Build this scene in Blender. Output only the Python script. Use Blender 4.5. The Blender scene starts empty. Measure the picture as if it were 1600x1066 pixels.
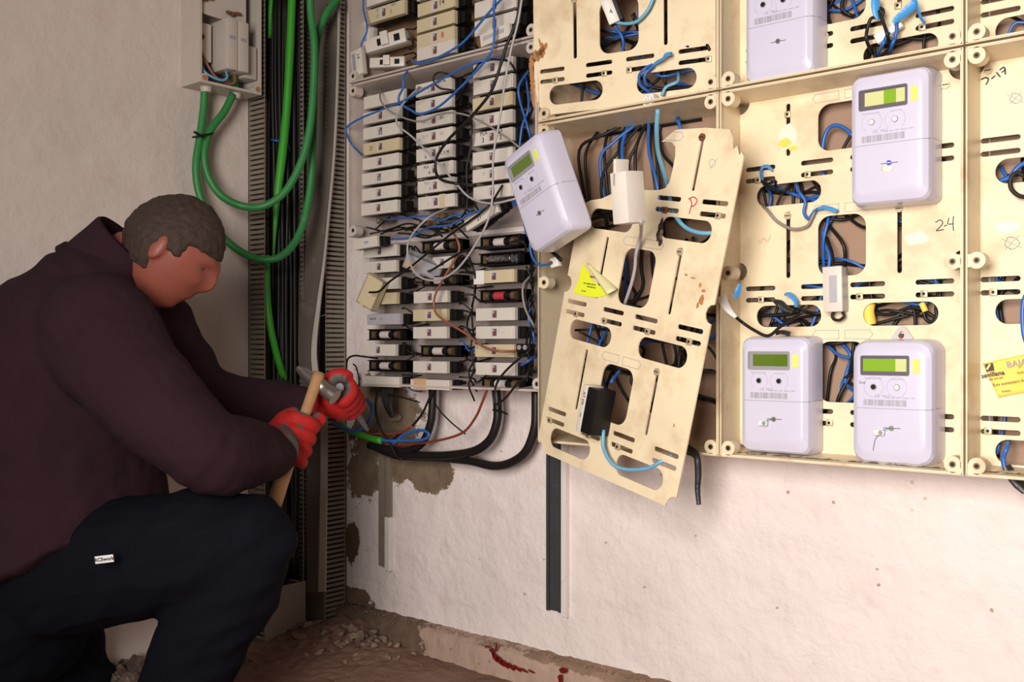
import bpy, bmesh, math, random
from mathutils import Vector, Matrix, Euler, noise

random.seed(7)
C = bpy.context.scene.collection
scn = bpy.context.scene

# ------------------------------------------------------------------ camera, world, lights, exposure
ANG = math.radians(49.4)
SN, CS = math.sin(ANG), math.cos(ANG)
CAM = Vector((2.088, -1.766, .68))
FPX, HY = 1600.0, 540.0
cr = Vector((SN, CS, 0)); fw = Vector((-CS, SN, 0)); UP = Vector((0, 0, 1))
cd = bpy.data.cameras.new('camera'); cam = bpy.data.objects.new('camera', cd); C.objects.link(cam)
cd.sensor_width = 36; cd.lens = 36 * FPX / 1600; cd.shift_y = (HY - 533) / 1600; cd.clip_start = .02
cam.location = CAM
cam.rotation_euler = fw.to_track_quat('-Z', 'Y').to_euler()
scn.camera = cam

w = bpy.data.worlds.new('world'); scn.world = w; w.use_nodes = True
w.node_tree.nodes['Background'].inputs[0].default_value = (1.0, .93, .86, 1)
w.node_tree.nodes['Background'].inputs[1].default_value = .055

def area(name, loc, target, size, size_y, power, col, spread=180):
    l = bpy.data.lights.new(name, 'AREA'); l.shape = 'RECTANGLE'; l.size = size; l.size_y = size_y
    l.energy = power; l.color = col; l.spread = math.radians(spread)
    o = bpy.data.objects.new(name, l); C.objects.link(o); o.location = loc
    o.rotation_euler = (Vector(target) - Vector(loc)).to_track_quat('-Z', 'Y').to_euler()
    return o
area('doorway_daylight', (1.95, -2.55, 1.02), (1.75, 0, .66), .9, 1.2, 55, (1.0, .94, .885), 130)
scn.view_settings.view_transform = 'Standard'
scn.view_settings.look = 'None'
scn.view_settings.gamma = 1
scn.view_settings.exposure = -.08
scn.view_settings.use_curve_mapping = False

# ------------------------------------------------------------------ measured positions: rays of the surveyed camera onto real planes
def ray(px, py):
    return fw + cr * ((px - 800) / FPX) + UP * ((HY - py) / FPX)
def R(px, py, d=0.):            # plane d metres in front of the right wall
    r = ray(px, py); return CAM + r * ((-d - CAM.y) / r.y)
def L(px, py, x=-.1):           # plane parallel to the left wall
    r = ray(px, py); return CAM + r * ((x - CAM.x) / r.x)
def W(px, py, v):               # at distance v along the view axis
    return CAM + ray(px, py) * v
def onplane(px, py, o, n):
    r = ray(px, py); return CAM + r * ((o - CAM).dot(n) / r.dot(n))

# ------------------------------------------------------------------ materials
def nt(name):
    m = bpy.data.materials.new(name); m.use_nodes = True
    return m, m.node_tree.nodes, m.node_tree.links, m.node_tree.nodes['Principled BSDF']
def mat(name, col, rough=.5, metal=0, var=.0, vscale=30, bump=0, bscale=200, dirt=None, dscale=8, damt=.5, spec=.5, coat=0, dpos=.55, emit=0):
    m, N, K, b = nt(name)
    b.inputs['Base Color'].default_value = (*col, 1); b.inputs['Roughness'].default_value = rough
    b.inputs['Metallic'].default_value = metal; b.inputs['Specular IOR Level'].default_value = spec
    b.inputs['Coat Weight'].default_value = coat
    if emit:
        b.inputs['Emission Color'].default_value = (*col, 1); b.inputs['Emission Strength'].default_value = emit
    geo = N.new('ShaderNodeNewGeometry')
    src = None
    if var:
        n = N.new('ShaderNodeTexNoise'); n.inputs['Scale'].default_value = vscale; n.inputs['Detail'].default_value = 5
        K.new(geo.outputs['Position'], n.inputs['Vector'])
        mx = N.new('ShaderNodeMix'); mx.data_type = 'RGBA'
        mx.inputs['A'].default_value = (*[max(0, c * (1 - var)) for c in col], 1)
        mx.inputs['B'].default_value = (*[min(1, c * (1 + var)) for c in col], 1)
        K.new(n.outputs['Fac'], mx.inputs['Factor']); src = mx.outputs['Result']
    if dirt:
        n2 = N.new('ShaderNodeTexNoise'); n2.inputs['Scale'].default_value = dscale; n2.inputs['Detail'].default_value = 8
        n2.inputs['Roughness'].default_value = .65
        K.new(geo.outputs['Position'], n2.inputs['Vector'])
        rp = N.new('ShaderNodeValToRGB'); rp.color_ramp.elements[0].position = dpos; rp.color_ramp.elements[1].position = dpos + .22
        rp.color_ramp.elements[0].color = (0, 0, 0, 1); rp.color_ramp.elements[1].color = (damt, damt, damt, 1)
        K.new(n2.outputs['Fac'], rp.inputs['Fac'])
        m2 = N.new('ShaderNodeMix'); m2.data_type = 'RGBA'
        if src: K.new(src, m2.inputs['A'])
        else: m2.inputs['A'].default_value = (*col, 1)
        m2.inputs['B'].default_value = (*dirt, 1); K.new(rp.outputs['Color'], m2.inputs['Factor']); src = m2.outputs['Result']
    if src: K.new(src, b.inputs['Base Color'])
    if bump:
        n3 = N.new('ShaderNodeTexNoise'); n3.inputs['Scale'].default_value = bscale; n3.inputs['Detail'].default_value = 4
        K.new(geo.outputs['Position'], n3.inputs['Vector'])
        bp = N.new('ShaderNodeBump'); bp.inputs['Strength'].default_value = bump; bp.inputs['Distance'].default_value = .002
        K.new(n3.outputs['Fac'], bp.inputs['Height']); K.new(bp.outputs['Normal'], b.inputs['Normal'])
    return m

M = {}
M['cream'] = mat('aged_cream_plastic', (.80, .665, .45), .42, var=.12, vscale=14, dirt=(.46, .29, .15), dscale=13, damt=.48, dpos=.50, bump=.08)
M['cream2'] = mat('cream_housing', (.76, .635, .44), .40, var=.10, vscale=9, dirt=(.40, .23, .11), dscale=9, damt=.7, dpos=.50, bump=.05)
M['cream_in'] = mat('shaded_dusty_cabinet_back', (.33, .21, .14), .7, var=.18, vscale=12, dirt=(.30, .17, .10), dscale=6, damt=.7)  # base cream darkened to paint in the unlit depth; dirt noise on top
M['greyhouse'] = mat('greyed_white_housing', (.58, .49, .44), .45, var=.08, vscale=9, dirt=(.30, .20, .15), dscale=9, damt=.5)
M['greyback'] = mat('shaded_greyed_white_back', (.42, .34, .31), .6, var=.15, vscale=9, dirt=(.30, .20, .15), dscale=8, damt=.6)  # darker copy of the housing: shade between the fuse holders put into the colour
M['brownback'] = mat('brown_board_back', (.26, .15, .08), .75, var=.2, vscale=12)
M['lilac'] = mat('lilac_white_plastic', (.60, .575, .70), .30, var=.03, vscale=9, spec=.5, coat=.15)
M['bezel'] = mat('dark_bezel', (.12, .10, .12), .35)
M['bezelgrey'] = mat('grey_bezel', (.30, .29, .31), .3)
M['lcd'] = mat('green_lcd', (.095, .16, .015), .18, coat=.6)
M['lcdlit'] = mat('yellow_green_lcd', (.23, .41, .03), .18, coat=.6)
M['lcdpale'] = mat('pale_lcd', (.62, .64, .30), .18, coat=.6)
M['yellow'] = mat('yellow_tag', (.70, .74, .14), .5)
M['orange'] = mat('orange_paper', (.95, .62, .10), .6, var=.05)
M['ink'] = mat('dark_ink', (.035, .03, .05), .6)
M['paleink'] = mat('grey_ink', (.33, .31, .38), .6)
M['redink'] = mat('red_ink', (.50, .05, .06), .6)
M['greenink'] = mat('green_ink', (.06, .30, .10), .6)
M['blueink'] = mat('blue_ink', (.08, .15, .5), .6)
M['white'] = mat('white_fuse_cover', (.66, .60, .53), .38, var=.06, vscale=25, dirt=(.40, .30, .22), dscale=30, damt=.35, dpos=.6)
M['fcream'] = mat('yellowed_fuse_cover', (.60, .50, .32), .42, var=.07, vscale=25, dirt=(.40, .28, .14), dscale=30, damt=.35, dpos=.6)
M['fgrey'] = mat('grey_cover', (.42, .40, .43), .4, var=.06)
M['black'] = mat('black_plastic', (.0075, .0065, .0065), .45, spec=.3)
M['slot'] = mat('dark_red_window', (.20, .05, .04), .5)
M['cart'] = mat('fuse_cartridge_label', (.60, .53, .50), .5)
M['brass'] = mat('dull_brass', (.22, .15, .08), .45, .6)
M['steel'] = mat('dull_steel', (.42, .38, .34), .38, .9, var=.1)
M['zinc'] = mat('zinc_tab', (.62, .58, .58), .35, .35)
M['glue'] = mat('faded_glue_and_paper', (.80, .72, .60), .6, var=.05)
M['wrap'] = mat('brown_clear_wrapping', (.34, .26, .22), .22, .75, bump=.4, bscale=60)
M['foil'] = mat('silver_foil', (.75, .75, .78), .18, 1, bump=1., bscale=120)
M['rust'] = mat('rusty_iron', (.17, .07, .035), .85, .2, var=.4, vscale=150)
M['nut'] = mat('square_nut', (.60, .50, .33), .45, .5)
M['bluew'] = mat('blue_wire_sheath', (.025, .12, .42), .35)
M['blackw'] = mat('black_wire_sheath', (.011, .009, .008), .45, spec=.35)
M['greyw'] = mat('grey_wire_sheath', (.40, .37, .38), .4)
M['beigew'] = mat('beige_wire_sheath', (.26, .22, .19), .45)
M['ltblue'] = mat('light_blue_wire_sheath', (.14, .38, .55), .35)
M['brownw'] = mat('brown_wire_sheath', (.28, .10, .05), .4)
M['redw'] = mat('dark_red_wire_sheath', (.22, .04, .02), .4)
M['green'] = mat('green_conduit', (.03, .22, .055), .45, var=.12, vscale=20, dirt=(.30, .40, .22), dscale=25, damt=.4, dpos=.6)
M['green2'] = mat('bright_green_conduit', (.045, .34, .02), .45, var=.12, vscale=20, dirt=(.25, .45, .15), dscale=25, damt=.4, dpos=.6)
M['duct'] = mat('grey_brown_trunking', (.125, .100, .080), .55, var=.1, vscale=8, dirt=(.33, .27, .22), dscale=20, damt=.4, dpos=.58)
M['ductw'] = mat('pale_trunking_lip', (.33, .28, .23), .5, var=.15, vscale=30)  # palest trunking tone, for the lip of the hanging cover
M['ductl'] = mat('lighter_trunking', (.235, .19, .15), .5, var=.1)  # lighter trunking tone for the slotted sides and front covers
M['box'] = mat('grey_white_enclosure', (.55, .48, .42), .5, var=.05, bump=.1, bscale=500)
M['tape'] = mat('blue_insulating_tape', (.06, .30, .68), .38, bump=.5, bscale=120)
M['btape'] = mat('black_insulating_tape', (.02, .02, .02), .4, bump=.5, bscale=120)
M['clear'] = mat('white_translucent_plastic', (.80, .77, .74), .3)
M['wood'] = mat('hammer_wood', (.42, .22, .10), .5, var=.2, vscale=40)
M['skin'] = mat('skin', (.27, .075, .05), .5, var=.08, vscale=30, bump=.15, bscale=300)
M['hair'] = mat('grey_brown_hair', (.040, .021, .014), .75, var=.5, vscale=120, bump=1., bscale=260)
M['sweater'] = mat('dark_plum_fleece', (.030, .0125, .0175), .95, var=.12, vscale=14, bump=.6, bscale=700, spec=.15)
M['navy'] = mat('navy_work_trousers', (.0052, .0056, .0095), .9, var=.15, vscale=20, bump=.5, bscale=40, spec=.08)
M['redglove'] = mat('red_knit_glove', (.45, .008, .006), .75, bump=.5, bscale=500)
M['greyglove'] = mat('grey_coating', (.10, .08, .075), .6, bump=.5, bscale=200)
M['eye'] = mat('eye', (.06, .04, .03), .2)
M['rubble'] = mat('rubble_plaster', (.25, .175, .13), .9, var=.25, vscale=40, bump=.8, bscale=120)
M['darkrail'] = mat('black_rail_paint', (.045, .045, .050), .5, var=.2, dirt=(.5, .45, .42), dscale=60, damt=.8, dpos=.66)
M['whiterail'] = mat('white_rail_paint', (.72, .66, .63), .6, dirt=(.06, .05, .05), dscale=70, damt=.9, dpos=.62)
M['greyrail'] = mat('grey_strut_mortar', (.22, .17, .13), .8, var=.25, vscale=30, bump=.5)

def wall_material(name, base, patches, light_bump=.6, speck=True, tint=None):
    m, N, K, b = nt(name); b.inputs['Roughness'].default_value = .85; b.inputs['Specular IOR Level'].default_value = .25
    g = N.new('ShaderNodeNewGeometry'); P = g.outputs['Position']
    def noi(s, d=6, r=.6):
        n = N.new('ShaderNodeTexNoise'); n.inputs['Scale'].default_value = s; n.inputs['Detail'].default_value = d
        n.inputs['Roughness'].default_value = r; K.new(P, n.inputs['Vector']); return n.outputs['Fac']
    def ramp(f, a, c, v0=0, v1=1):
        r = N.new('ShaderNodeMapRange'); r.inputs[1].default_value = a; r.inputs[2].default_value = c
        r.inputs[3].default_value = v0; r.inputs[4].default_value = v1; K.new(f, r.inputs[0]); return r.outputs[0]
    def mix(f, A, B):
        x = N.new('ShaderNodeMix'); x.data_type = 'RGBA'
        if f is not None: K.new(f, x.inputs['Factor'])
        for s, v in (('A', A), ('B', B)):
            if isinstance(v, tuple): x.inputs[s].default_value = (*v, 1)
            else: K.new(v, x.inputs[s])
        return x.outputs['Result']
    def mth(op, a, c):
        x = N.new('ShaderNodeMath'); x.operation = op
        for i, v in enumerate((a, c)):
            if isinstance(v, (int, float)): x.inputs[i].default_value = v
            else: K.new(v, x.inputs[i])
        return x.outputs[0]
    col = mix(ramp(noi(3.5), .35, .7), base, tuple(c * .90 for c in base))
    col = mix(ramp(noi(9, 8), .55, .75, 0, .35), col, tint or (base[0] * .8, base[1] * .68, base[2] * .6))
    n_edge = noi(9, 10, .72)
    for (cx, cz, rx, rz, pc) in patches:        # exposed mortar: each patch has its own place and ragged edge
        s = N.new('ShaderNodeSeparateXYZ'); K.new(P, s.inputs[0])
        dx = mth('DIVIDE', mth('SUBTRACT', s.outputs[0], cx), rx); dz = mth('DIVIDE', mth('SUBTRACT', s.outputs[2], cz), rz)
        d = mth('SQRT', mth('ADD', mth('MULTIPLY', dx, dx), mth('MULTIPLY', dz, dz)), 0)
        f = ramp(mth('ADD', d, mth('MULTIPLY', mth('SUBTRACT', n_edge, .5), 3.2)), 1.04, .96)
        pcol = mix(ramp(noi(20, 8), .3, .7), pc, tuple(c * .6 for c in pc))
        col = mix(f, col, pcol)
    if speck:
        v = N.new('ShaderNodeTexVoronoi'); v.inputs['Scale'].default_value = 26; v.inputs['Randomness'].default_value = 1; K.new(P, v.inputs['Vector'])
        gate = ramp(noi(7, 2), .50, .54)
        f = mth('MULTIPLY', ramp(mth('ADD', v.outputs['Distance'], mth('MULTIPLY', mth('SUBTRACT', noi(120, 3), .5), .25)), .10, .06), gate)
        col = mix(mth('MULTIPLY', f, .75), col, (.30, .15, .10))
    K.new(col, b.inputs['Base Color'])
    h = mth('ADD', mth('MULTIPLY', noi(11, 7, .5), 1.4), mth('MULTIPLY', noi(60, 5), .22))
    bp = N.new('ShaderNodeBump'); bp.inputs['Strength'].default_value = light_bump; bp.inputs['Distance'].default_value = .012
    K.new(h, bp.inputs['Height']); K.new(bp.outputs['Normal'], b.inputs['Normal'])
    return m
def pz(px, py): p = R(px, py, 0); return p.x, p.z
pa, pb_, pc_, pd_ = pz(600, 660), pz(665, 735), pz(550, 850), pz(570, 740)
MORT = (.24, .17, .115)
M['wallR'] = wall_material('white_plaster', (.80, .70, .67), [(pa[0], pa[1], .13, .13, MORT), (pb_[0], pb_[1], .10, .045, MORT), (pd_[0], pd_[1], .07, .08, MORT), (pc_[0], pc_[1], .028, .055, (.16, .10, .05)), (.30, .335, .05, .022, MORT), (.02, .015, .10, .03, (.22, .15, .10))], .85)
M['wallL'] = wall_material('greyish_plaster', (.72, .615, .56), [], .5, speck=False)
M['floor'] = wall_material('dusty_red_floor', (.24, .135, .10), [], 1.0, speck=True, tint=(.36, .26, .20))
M['ledge'] = wall_material('crumbling_ledge', (.46, .32, .25), [(.12, -.02, .24, .06, (.2, .13, .09)), (1.1, .0, .5, .015, (.34, .22, .15))], 1.0, tint=(.30, .19, .13))
# red paint splashes get their own mesh further down
M['splash'] = mat('dark_red_paint', (.15, .007, .006), .35)

# ------------------------------------------------------------------ mesh helpers
class MB:
    def __init__(s): s.v = []; s.f = []
    def add(s, vs, fs, T=None):
        n = len(s.v)
        s.v += [tuple(T @ Vector(v)) if T else tuple(v) for v in vs]
        s.f += [[i + n for i in f] for f in fs]; return s
    def box(s, lo, hi, T=None, taper=None):
        (a, b, c), (d, e, f) = lo, hi
        vs = [(a, b, c), (d, b, c), (d, e, c), (a, e, c), (a, b, f), (d, b, f), (d, e, f), (a, e, f)]
        return s.add(vs, [[0, 3, 2, 1], [4, 5, 6, 7], [0, 1, 5, 4], [1, 2, 6, 5], [2, 3, 7, 6], [3, 0, 4, 7]], T)
    def bbox(s, lo, hi, r=.001, T=None, seg=2):      # bevelled box
        bm = bmesh.new(); bmesh.ops.create_cube(bm, size=1)
        for v in bm.verts:
            v.co = Vector([(lo[i] + hi[i]) / 2 + v.co[i] * (hi[i] - lo[i]) for i in range(3)])
        bmesh.ops.bevel(bm, geom=bm.edges[:], offset=r, segments=seg, affect='EDGES', profile=.5)
        s.add([v.co[:] for v in bm.verts], [[v.index for v in f.verts] for f in bm.faces], T) if not bm.verts.index_update() else None
        bm.free(); return s
    def prism(s, poly, y0, y1, T=None):              # poly in (x,z), extruded along y
        n = len(poly)
        vs = [(x, y0, z) for x, z in poly] + [(x, y1, z) for x, z in poly]
        fs = [list(range(n)), list(range(2 * n - 1, n - 1, -1))] + [[(i + 1) % n, i, i + n, (i + 1) % n + n] for i in range(n)]
        return s.add(vs, fs, T)
    def loft(s, rings, T=None, caps=True):
        n = len(rings[0]); vs = [p for r in rings for p in r]; fs = []
        for k in range(len(rings) - 1):
            for i in range(n):
                j = (i + 1) % n
                fs.append([k * n + i, k * n + j, (k + 1) * n + j, (k + 1) * n + i])
        if caps: fs.append(list(range(n))[::-1]); fs.append([len(vs) - n + i for i in range(n)])
        return s.add(vs, fs, T)
    def cyl(s, p0, p1, r, n=12, r1=None, T=None):
        p0, p1 = Vector(p0), Vector(p1); d = (p1 - p0).normalized()
        a = d.orthogonal().normalized(); b = d.cross(a)
        rr = r if r1 is None else r1
        A = [p0 + (a * math.cos(t) + b * math.sin(t)) * r for t in [2 * math.pi * i / n for i in range(n)]]
        B = [p1 + (a * math.cos(t) + b * math.sin(t)) * rr for t in [2 * math.pi * i / n for i in range(n)]]
        return s.loft([A, B], T)
    def tube(s, pts, r, n=8, sub=6, T=None, radii=None, flat=1.):
        P = [Vector(p) for p in pts]
        out = []
        if len(P) == 2: out = [P[0].lerp(P[1], t / sub) for t in range(sub + 1)]; tt = [t / sub for t in range(sub + 1)]
        else:
            Q = [P[0] * 2 - P[1]] + P + [P[-1] * 2 - P[-2]]; tt = []
            for i in range(1, len(Q) - 2):
                for k in range(sub):
                    t = k / sub; a, b, c, d = Q[i - 1:i + 3]
                    out.append(.5 * ((2 * b) + (c - a) * t + (2 * a - 5 * b + 4 * c - d) * t * t + (3 * b - a - 3 * c + d) * t ** 3)); tt.append(i - 1 + t)
            out.append(P[-1]); tt.append(len(P) - 1)
        rings = []; nrm = None
        for i, p in enumerate(out):
            d = (out[min(i + 1, len(out) - 1)] - out[max(i - 1, 0)])
            if d.length < 1e-9: d = Vector((0, 0, 1))
            d.normalize()
            nrm = d.orthogonal().normalized() if nrm is None else (nrm - d * nrm.dot(d))
            if nrm.length < 1e-6: nrm = d.orthogonal()
            nrm.normalize(); b = d.cross(nrm)
            if radii:
                k = min(int(tt[i]), len(radii) - 2); f = tt[i] - k; rr = radii[k] * (1 - f) + radii[k + 1] * f
            else: rr = r
            rings.append([p + (nrm * math.cos(a) + b * math.sin(a) * flat) * rr for a in [2 * math.pi * q / n for q in range(n)]])
        return s.loft(rings, T)
    def ball(s, c, r, T=None, n=12, m=8):
        c = Vector(c); r = Vector(r) if not isinstance(r, (int, float)) else Vector((r, r, r))
        rings = []
        for i in range(m + 1):
            th = math.pi * (i + .02) / (m + .04)
            rings.append([(c.x + r.x * math.sin(th) * math.cos(a), c.y + r.y * math.sin(th) * math.sin(a), c.z - r.z * math.cos(th)) for a in [2 * math.pi * q / n for q in range(n)]])
        return s.loft(rings, T)
    def build(s, name, m, parent=None, smooth=False, T=None, bevel=0):
        me = bpy.data.meshes.new(name); me.from_pydata([tuple(v) for v in s.v], [], s.f); me.update()
        bm = bmesh.new(); bm.from_mesh(me); bmesh.ops.recalc_face_normals(bm, faces=bm.faces); bm.to_mesh(me); bm.free()
        if smooth:
            for p in me.polygons: p.use_smooth = True
            if smooth != 'all': me.set_sharp_from_angle(angle=math.radians(38))
        return link(name, me, m, parent, T)
def link(name, me, m, parent=None, T=None):
    if m: me.materials.clear(); me.materials.append(M[m] if isinstance(m, str) else m)
    o = bpy.data.objects.new(name, me); C.objects.link(o)
    if parent: o.parent = parent
    if T: o.matrix_basis = T
    return o
def tag(o, label, cat, group=None, kind=None):
    o['label'] = label; o['category'] = cat
    if group: o['group'] = group
    if kind: o['kind'] = kind
    return o
def thing(name, label, cat, T=None, loc=None, group=None):
    o = bpy.data.objects.new(name, None); C.objects.link(o); o.empty_display_size = .02
    if T: o.matrix_basis = T
    if loc is not None: o.location = loc
    return tag(o, label, cat, group)
def struct(o): o['kind'] = 'structure'; return o
def rrect(x0, z0, x1, z1, r, n=5):
    out = []
    for cx, cz, a0 in ((x1 - r, z1 - r, 0), (x0 + r, z1 - r, 90), (x0 + r, z0 + r, 180), (x1 - r, z0 + r, 270)):
        for k in range(n + 1):
            a = math.radians(a0 + 90 * k / n); out.append((cx + r * math.cos(a), cz + r * math.sin(a)))
    return out
def plate(outline, holes, y0, y1):                   # flat sheet with real through-holes, in the xz plane
    cu = bpy.data.curves.new('sheet', 'CURVE'); cu.dimensions = '2D'; cu.fill_mode = 'BOTH'; cu.extrude = (y1 - y0) / 2
    for poly in [outline] + holes:
        sp = cu.splines.new('POLY'); sp.points.add(len(poly) - 1)
        for p, (x, z) in zip(sp.points, poly): p.co = (x, z, 0, 1)
        sp.use_cyclic_u = True
    o = bpy.data.objects.new('sheet', cu); C.objects.link(o)
    bpy.context.view_layer.update()
    me = bpy.data.meshes.new_from_object(o.evaluated_get(bpy.context.evaluated_depsgraph_get()))
    bpy.data.objects.remove(o); bpy.data.curves.remove(cu)
    me.transform(Matrix.Translation((0, (y0 + y1) / 2, 0)) @ Matrix.Rotation(math.pi / 2, 4, 'X'))
    return me
def text(s, size, m, parent, T, name='lettering', ext=.0002, bold=0, align='CENTER'):   # stands in local xz, faces -y
    cu = bpy.data.curves.new('t', 'FONT'); cu.body = s; cu.size = size; cu.extrude = ext; cu.align_x = align; cu.align_y = 'CENTER'
    cu.resolution_u = 2; cu.offset = bold
    o = bpy.data.objects.new('t', cu); C.objects.link(o); bpy.context.view_layer.update()
    me = bpy.data.meshes.new_from_object(o.evaluated_get(bpy.context.evaluated_depsgraph_get()))
    bpy.data.objects.remove(o); bpy.data.curves.remove(cu)
    me.transform(Matrix.Rotation(math.pi / 2, 4, 'X'))
    return link(name, me, m, parent, T)
def TL(x, y, z, roll=0, yaw=0, pitch=0):
    return Matrix.Translation((x, y, z)) @ Matrix.Rotation(yaw, 4, 'Z') @ Matrix.Rotation(pitch, 4, 'X') @ Matrix.Rotation(roll, 4, 'Y')
def pose(x):
    wv = Vector(x[3:6]); return Matrix.Translation(x[:3]) @ Matrix.Rotation(wv.length, 4, wv.normalized())
def wire(name, label, m, pts, r=.0022, group=None, n=7, sub=5, cat='wire', radii=None):
    return tag(MB().tube(pts, r, n=n, sub=sub, radii=radii).build(name, m, smooth='all'), label, cat, group)
def RP(lst, d):
    return [R(p[0], p[1], p[2] if len(p) > 2 else d) for p in lst]

# ------------------------------------------------------------------ room shell
XW = -.10; FZ = -.065
mb = MB().box((XW, 0, FZ - .05), (3.2, .12, 2.6)); struct(mb.build('wall_right', 'wallR'))
mb = MB().box((XW - .12, -4.2, FZ - .05), (XW, .12, 2.6)); struct(mb.build('wall_left', 'wallL'))
def hgrid(x0, x1, y0, y1, nx, ny, f):
    vs = [(x0 + (x1 - x0) * i / nx, y0 + (y1 - y0) * j / ny) for j in range(ny + 1) for i in range(nx + 1)]
    vs = [(x, y, f(x, y)) for x, y in vs]
    fs = [[j * (nx + 1) + i, j * (nx + 1) + i + 1, (j + 1) * (nx + 1) + i + 1, (j + 1) * (nx + 1) + i] for j in range(ny) for i in range(nx)]
    return vs, fs
def fl(x, y):
    h = .004 * noise.noise(Vector((x * 9, y * 9, 0))) + .002 * noise.noise(Vector((x * 40, y * 40, 3)))
    d = math.hypot(x - .06, y + .06)                      # debris heaped in the corner
    h += .045 * math.exp(-(d / .16) ** 2) + .006 * noise.noise(Vector((x * 60, y * 60, 9))) * math.exp(-(d / .3) ** 2) * 2
    return FZ + h
v, f = hgrid(XW, 1.3, -1.2, .0, 170, 150, fl)
g = MB().add(v, f); g.box((XW, -4.2, FZ - .05), (3.2, .12, FZ - .004)); struct(g.build('floor', 'floor', smooth=True))
# crumbling ledge (skirting) along the right wall
vs = []; fs = []; nx = 260; prof = [(.0, .006), (.010, .004), (.022, .000), (.034, -.006), (.038, -.016), (.039, -.035), (.041, -.055), (.043, -.075)]
for i in range(nx + 1):
    x = XW + (2.6 - XW) * i / nx
    for k, (d, z) in enumerate(prof):
        q = noise.noise(Vector((x * 30, k * .7, 1))) * .004 + noise.noise(Vector((x * 90, k * 2., 5))) * .003
        vs.append((x, -max(0, d + (q if k else 0)) + .001, z + (q if k < 5 else 0) + .003 * noise.noise(Vector((x * 6, 0, 2)))))
n = len(prof)
for i in range(nx):
    for k in range(n - 1): fs.append([i * n + k, i * n + k + 1, (i + 1) * n + k + 1, (i + 1) * n + k])
struct(MB().add(vs, fs).build('trim_1', 'ledge', smooth='all'))

# paint splashes on the ledge front
def splash(label, pts, w0):
    mb = MB()
    for (px, py, ra, rb, an) in pts:
        c = R(px, py, .0425)
        poly = []
        for k in range(22):
            a = 2 * math.pi * k / 22; rr = 1 + .55 * noise.noise(Vector((math.cos(a) * 2 + px, math.sin(a) * 2, py)))
            x, z = ra * math.cos(a) * rr, rb * math.sin(a) * rr
            poly.append((c.x + x * math.cos(an) - z * math.sin(an), c.z + x * math.sin(an) + z * math.cos(an)))
        mb.prism(poly, -.0475, -.0445)
    return tag(mb.build('paint_splash', 'splash'), label, 'paint stain')
splash('long dark red paint splash on the ledge front, the leftmost one', [(768, 1016, .004, .002, -.9), (772, 1018, .009, .004, -1.2), (776, 1027, .011, .007, -.9), (783, 1032, .012, .006, -.7), (791, 1037, .012, .0052, -.55), (800, 1041, .012, .0042, -.45), (810, 1044, .011, .003, -.35), (820, 1047, .010, .0022, -.2), (832, 1049, .009, .0016, -.15), (764, 1010, .009, .0016, .1), (777, 1011, .0016, .009, 0)], 1)
splash('short dark red paint blot on the ledge front, middle one', [(882, 1047, .010, .006, .2), (877, 1060, .005, .009, .1)], 1)

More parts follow.
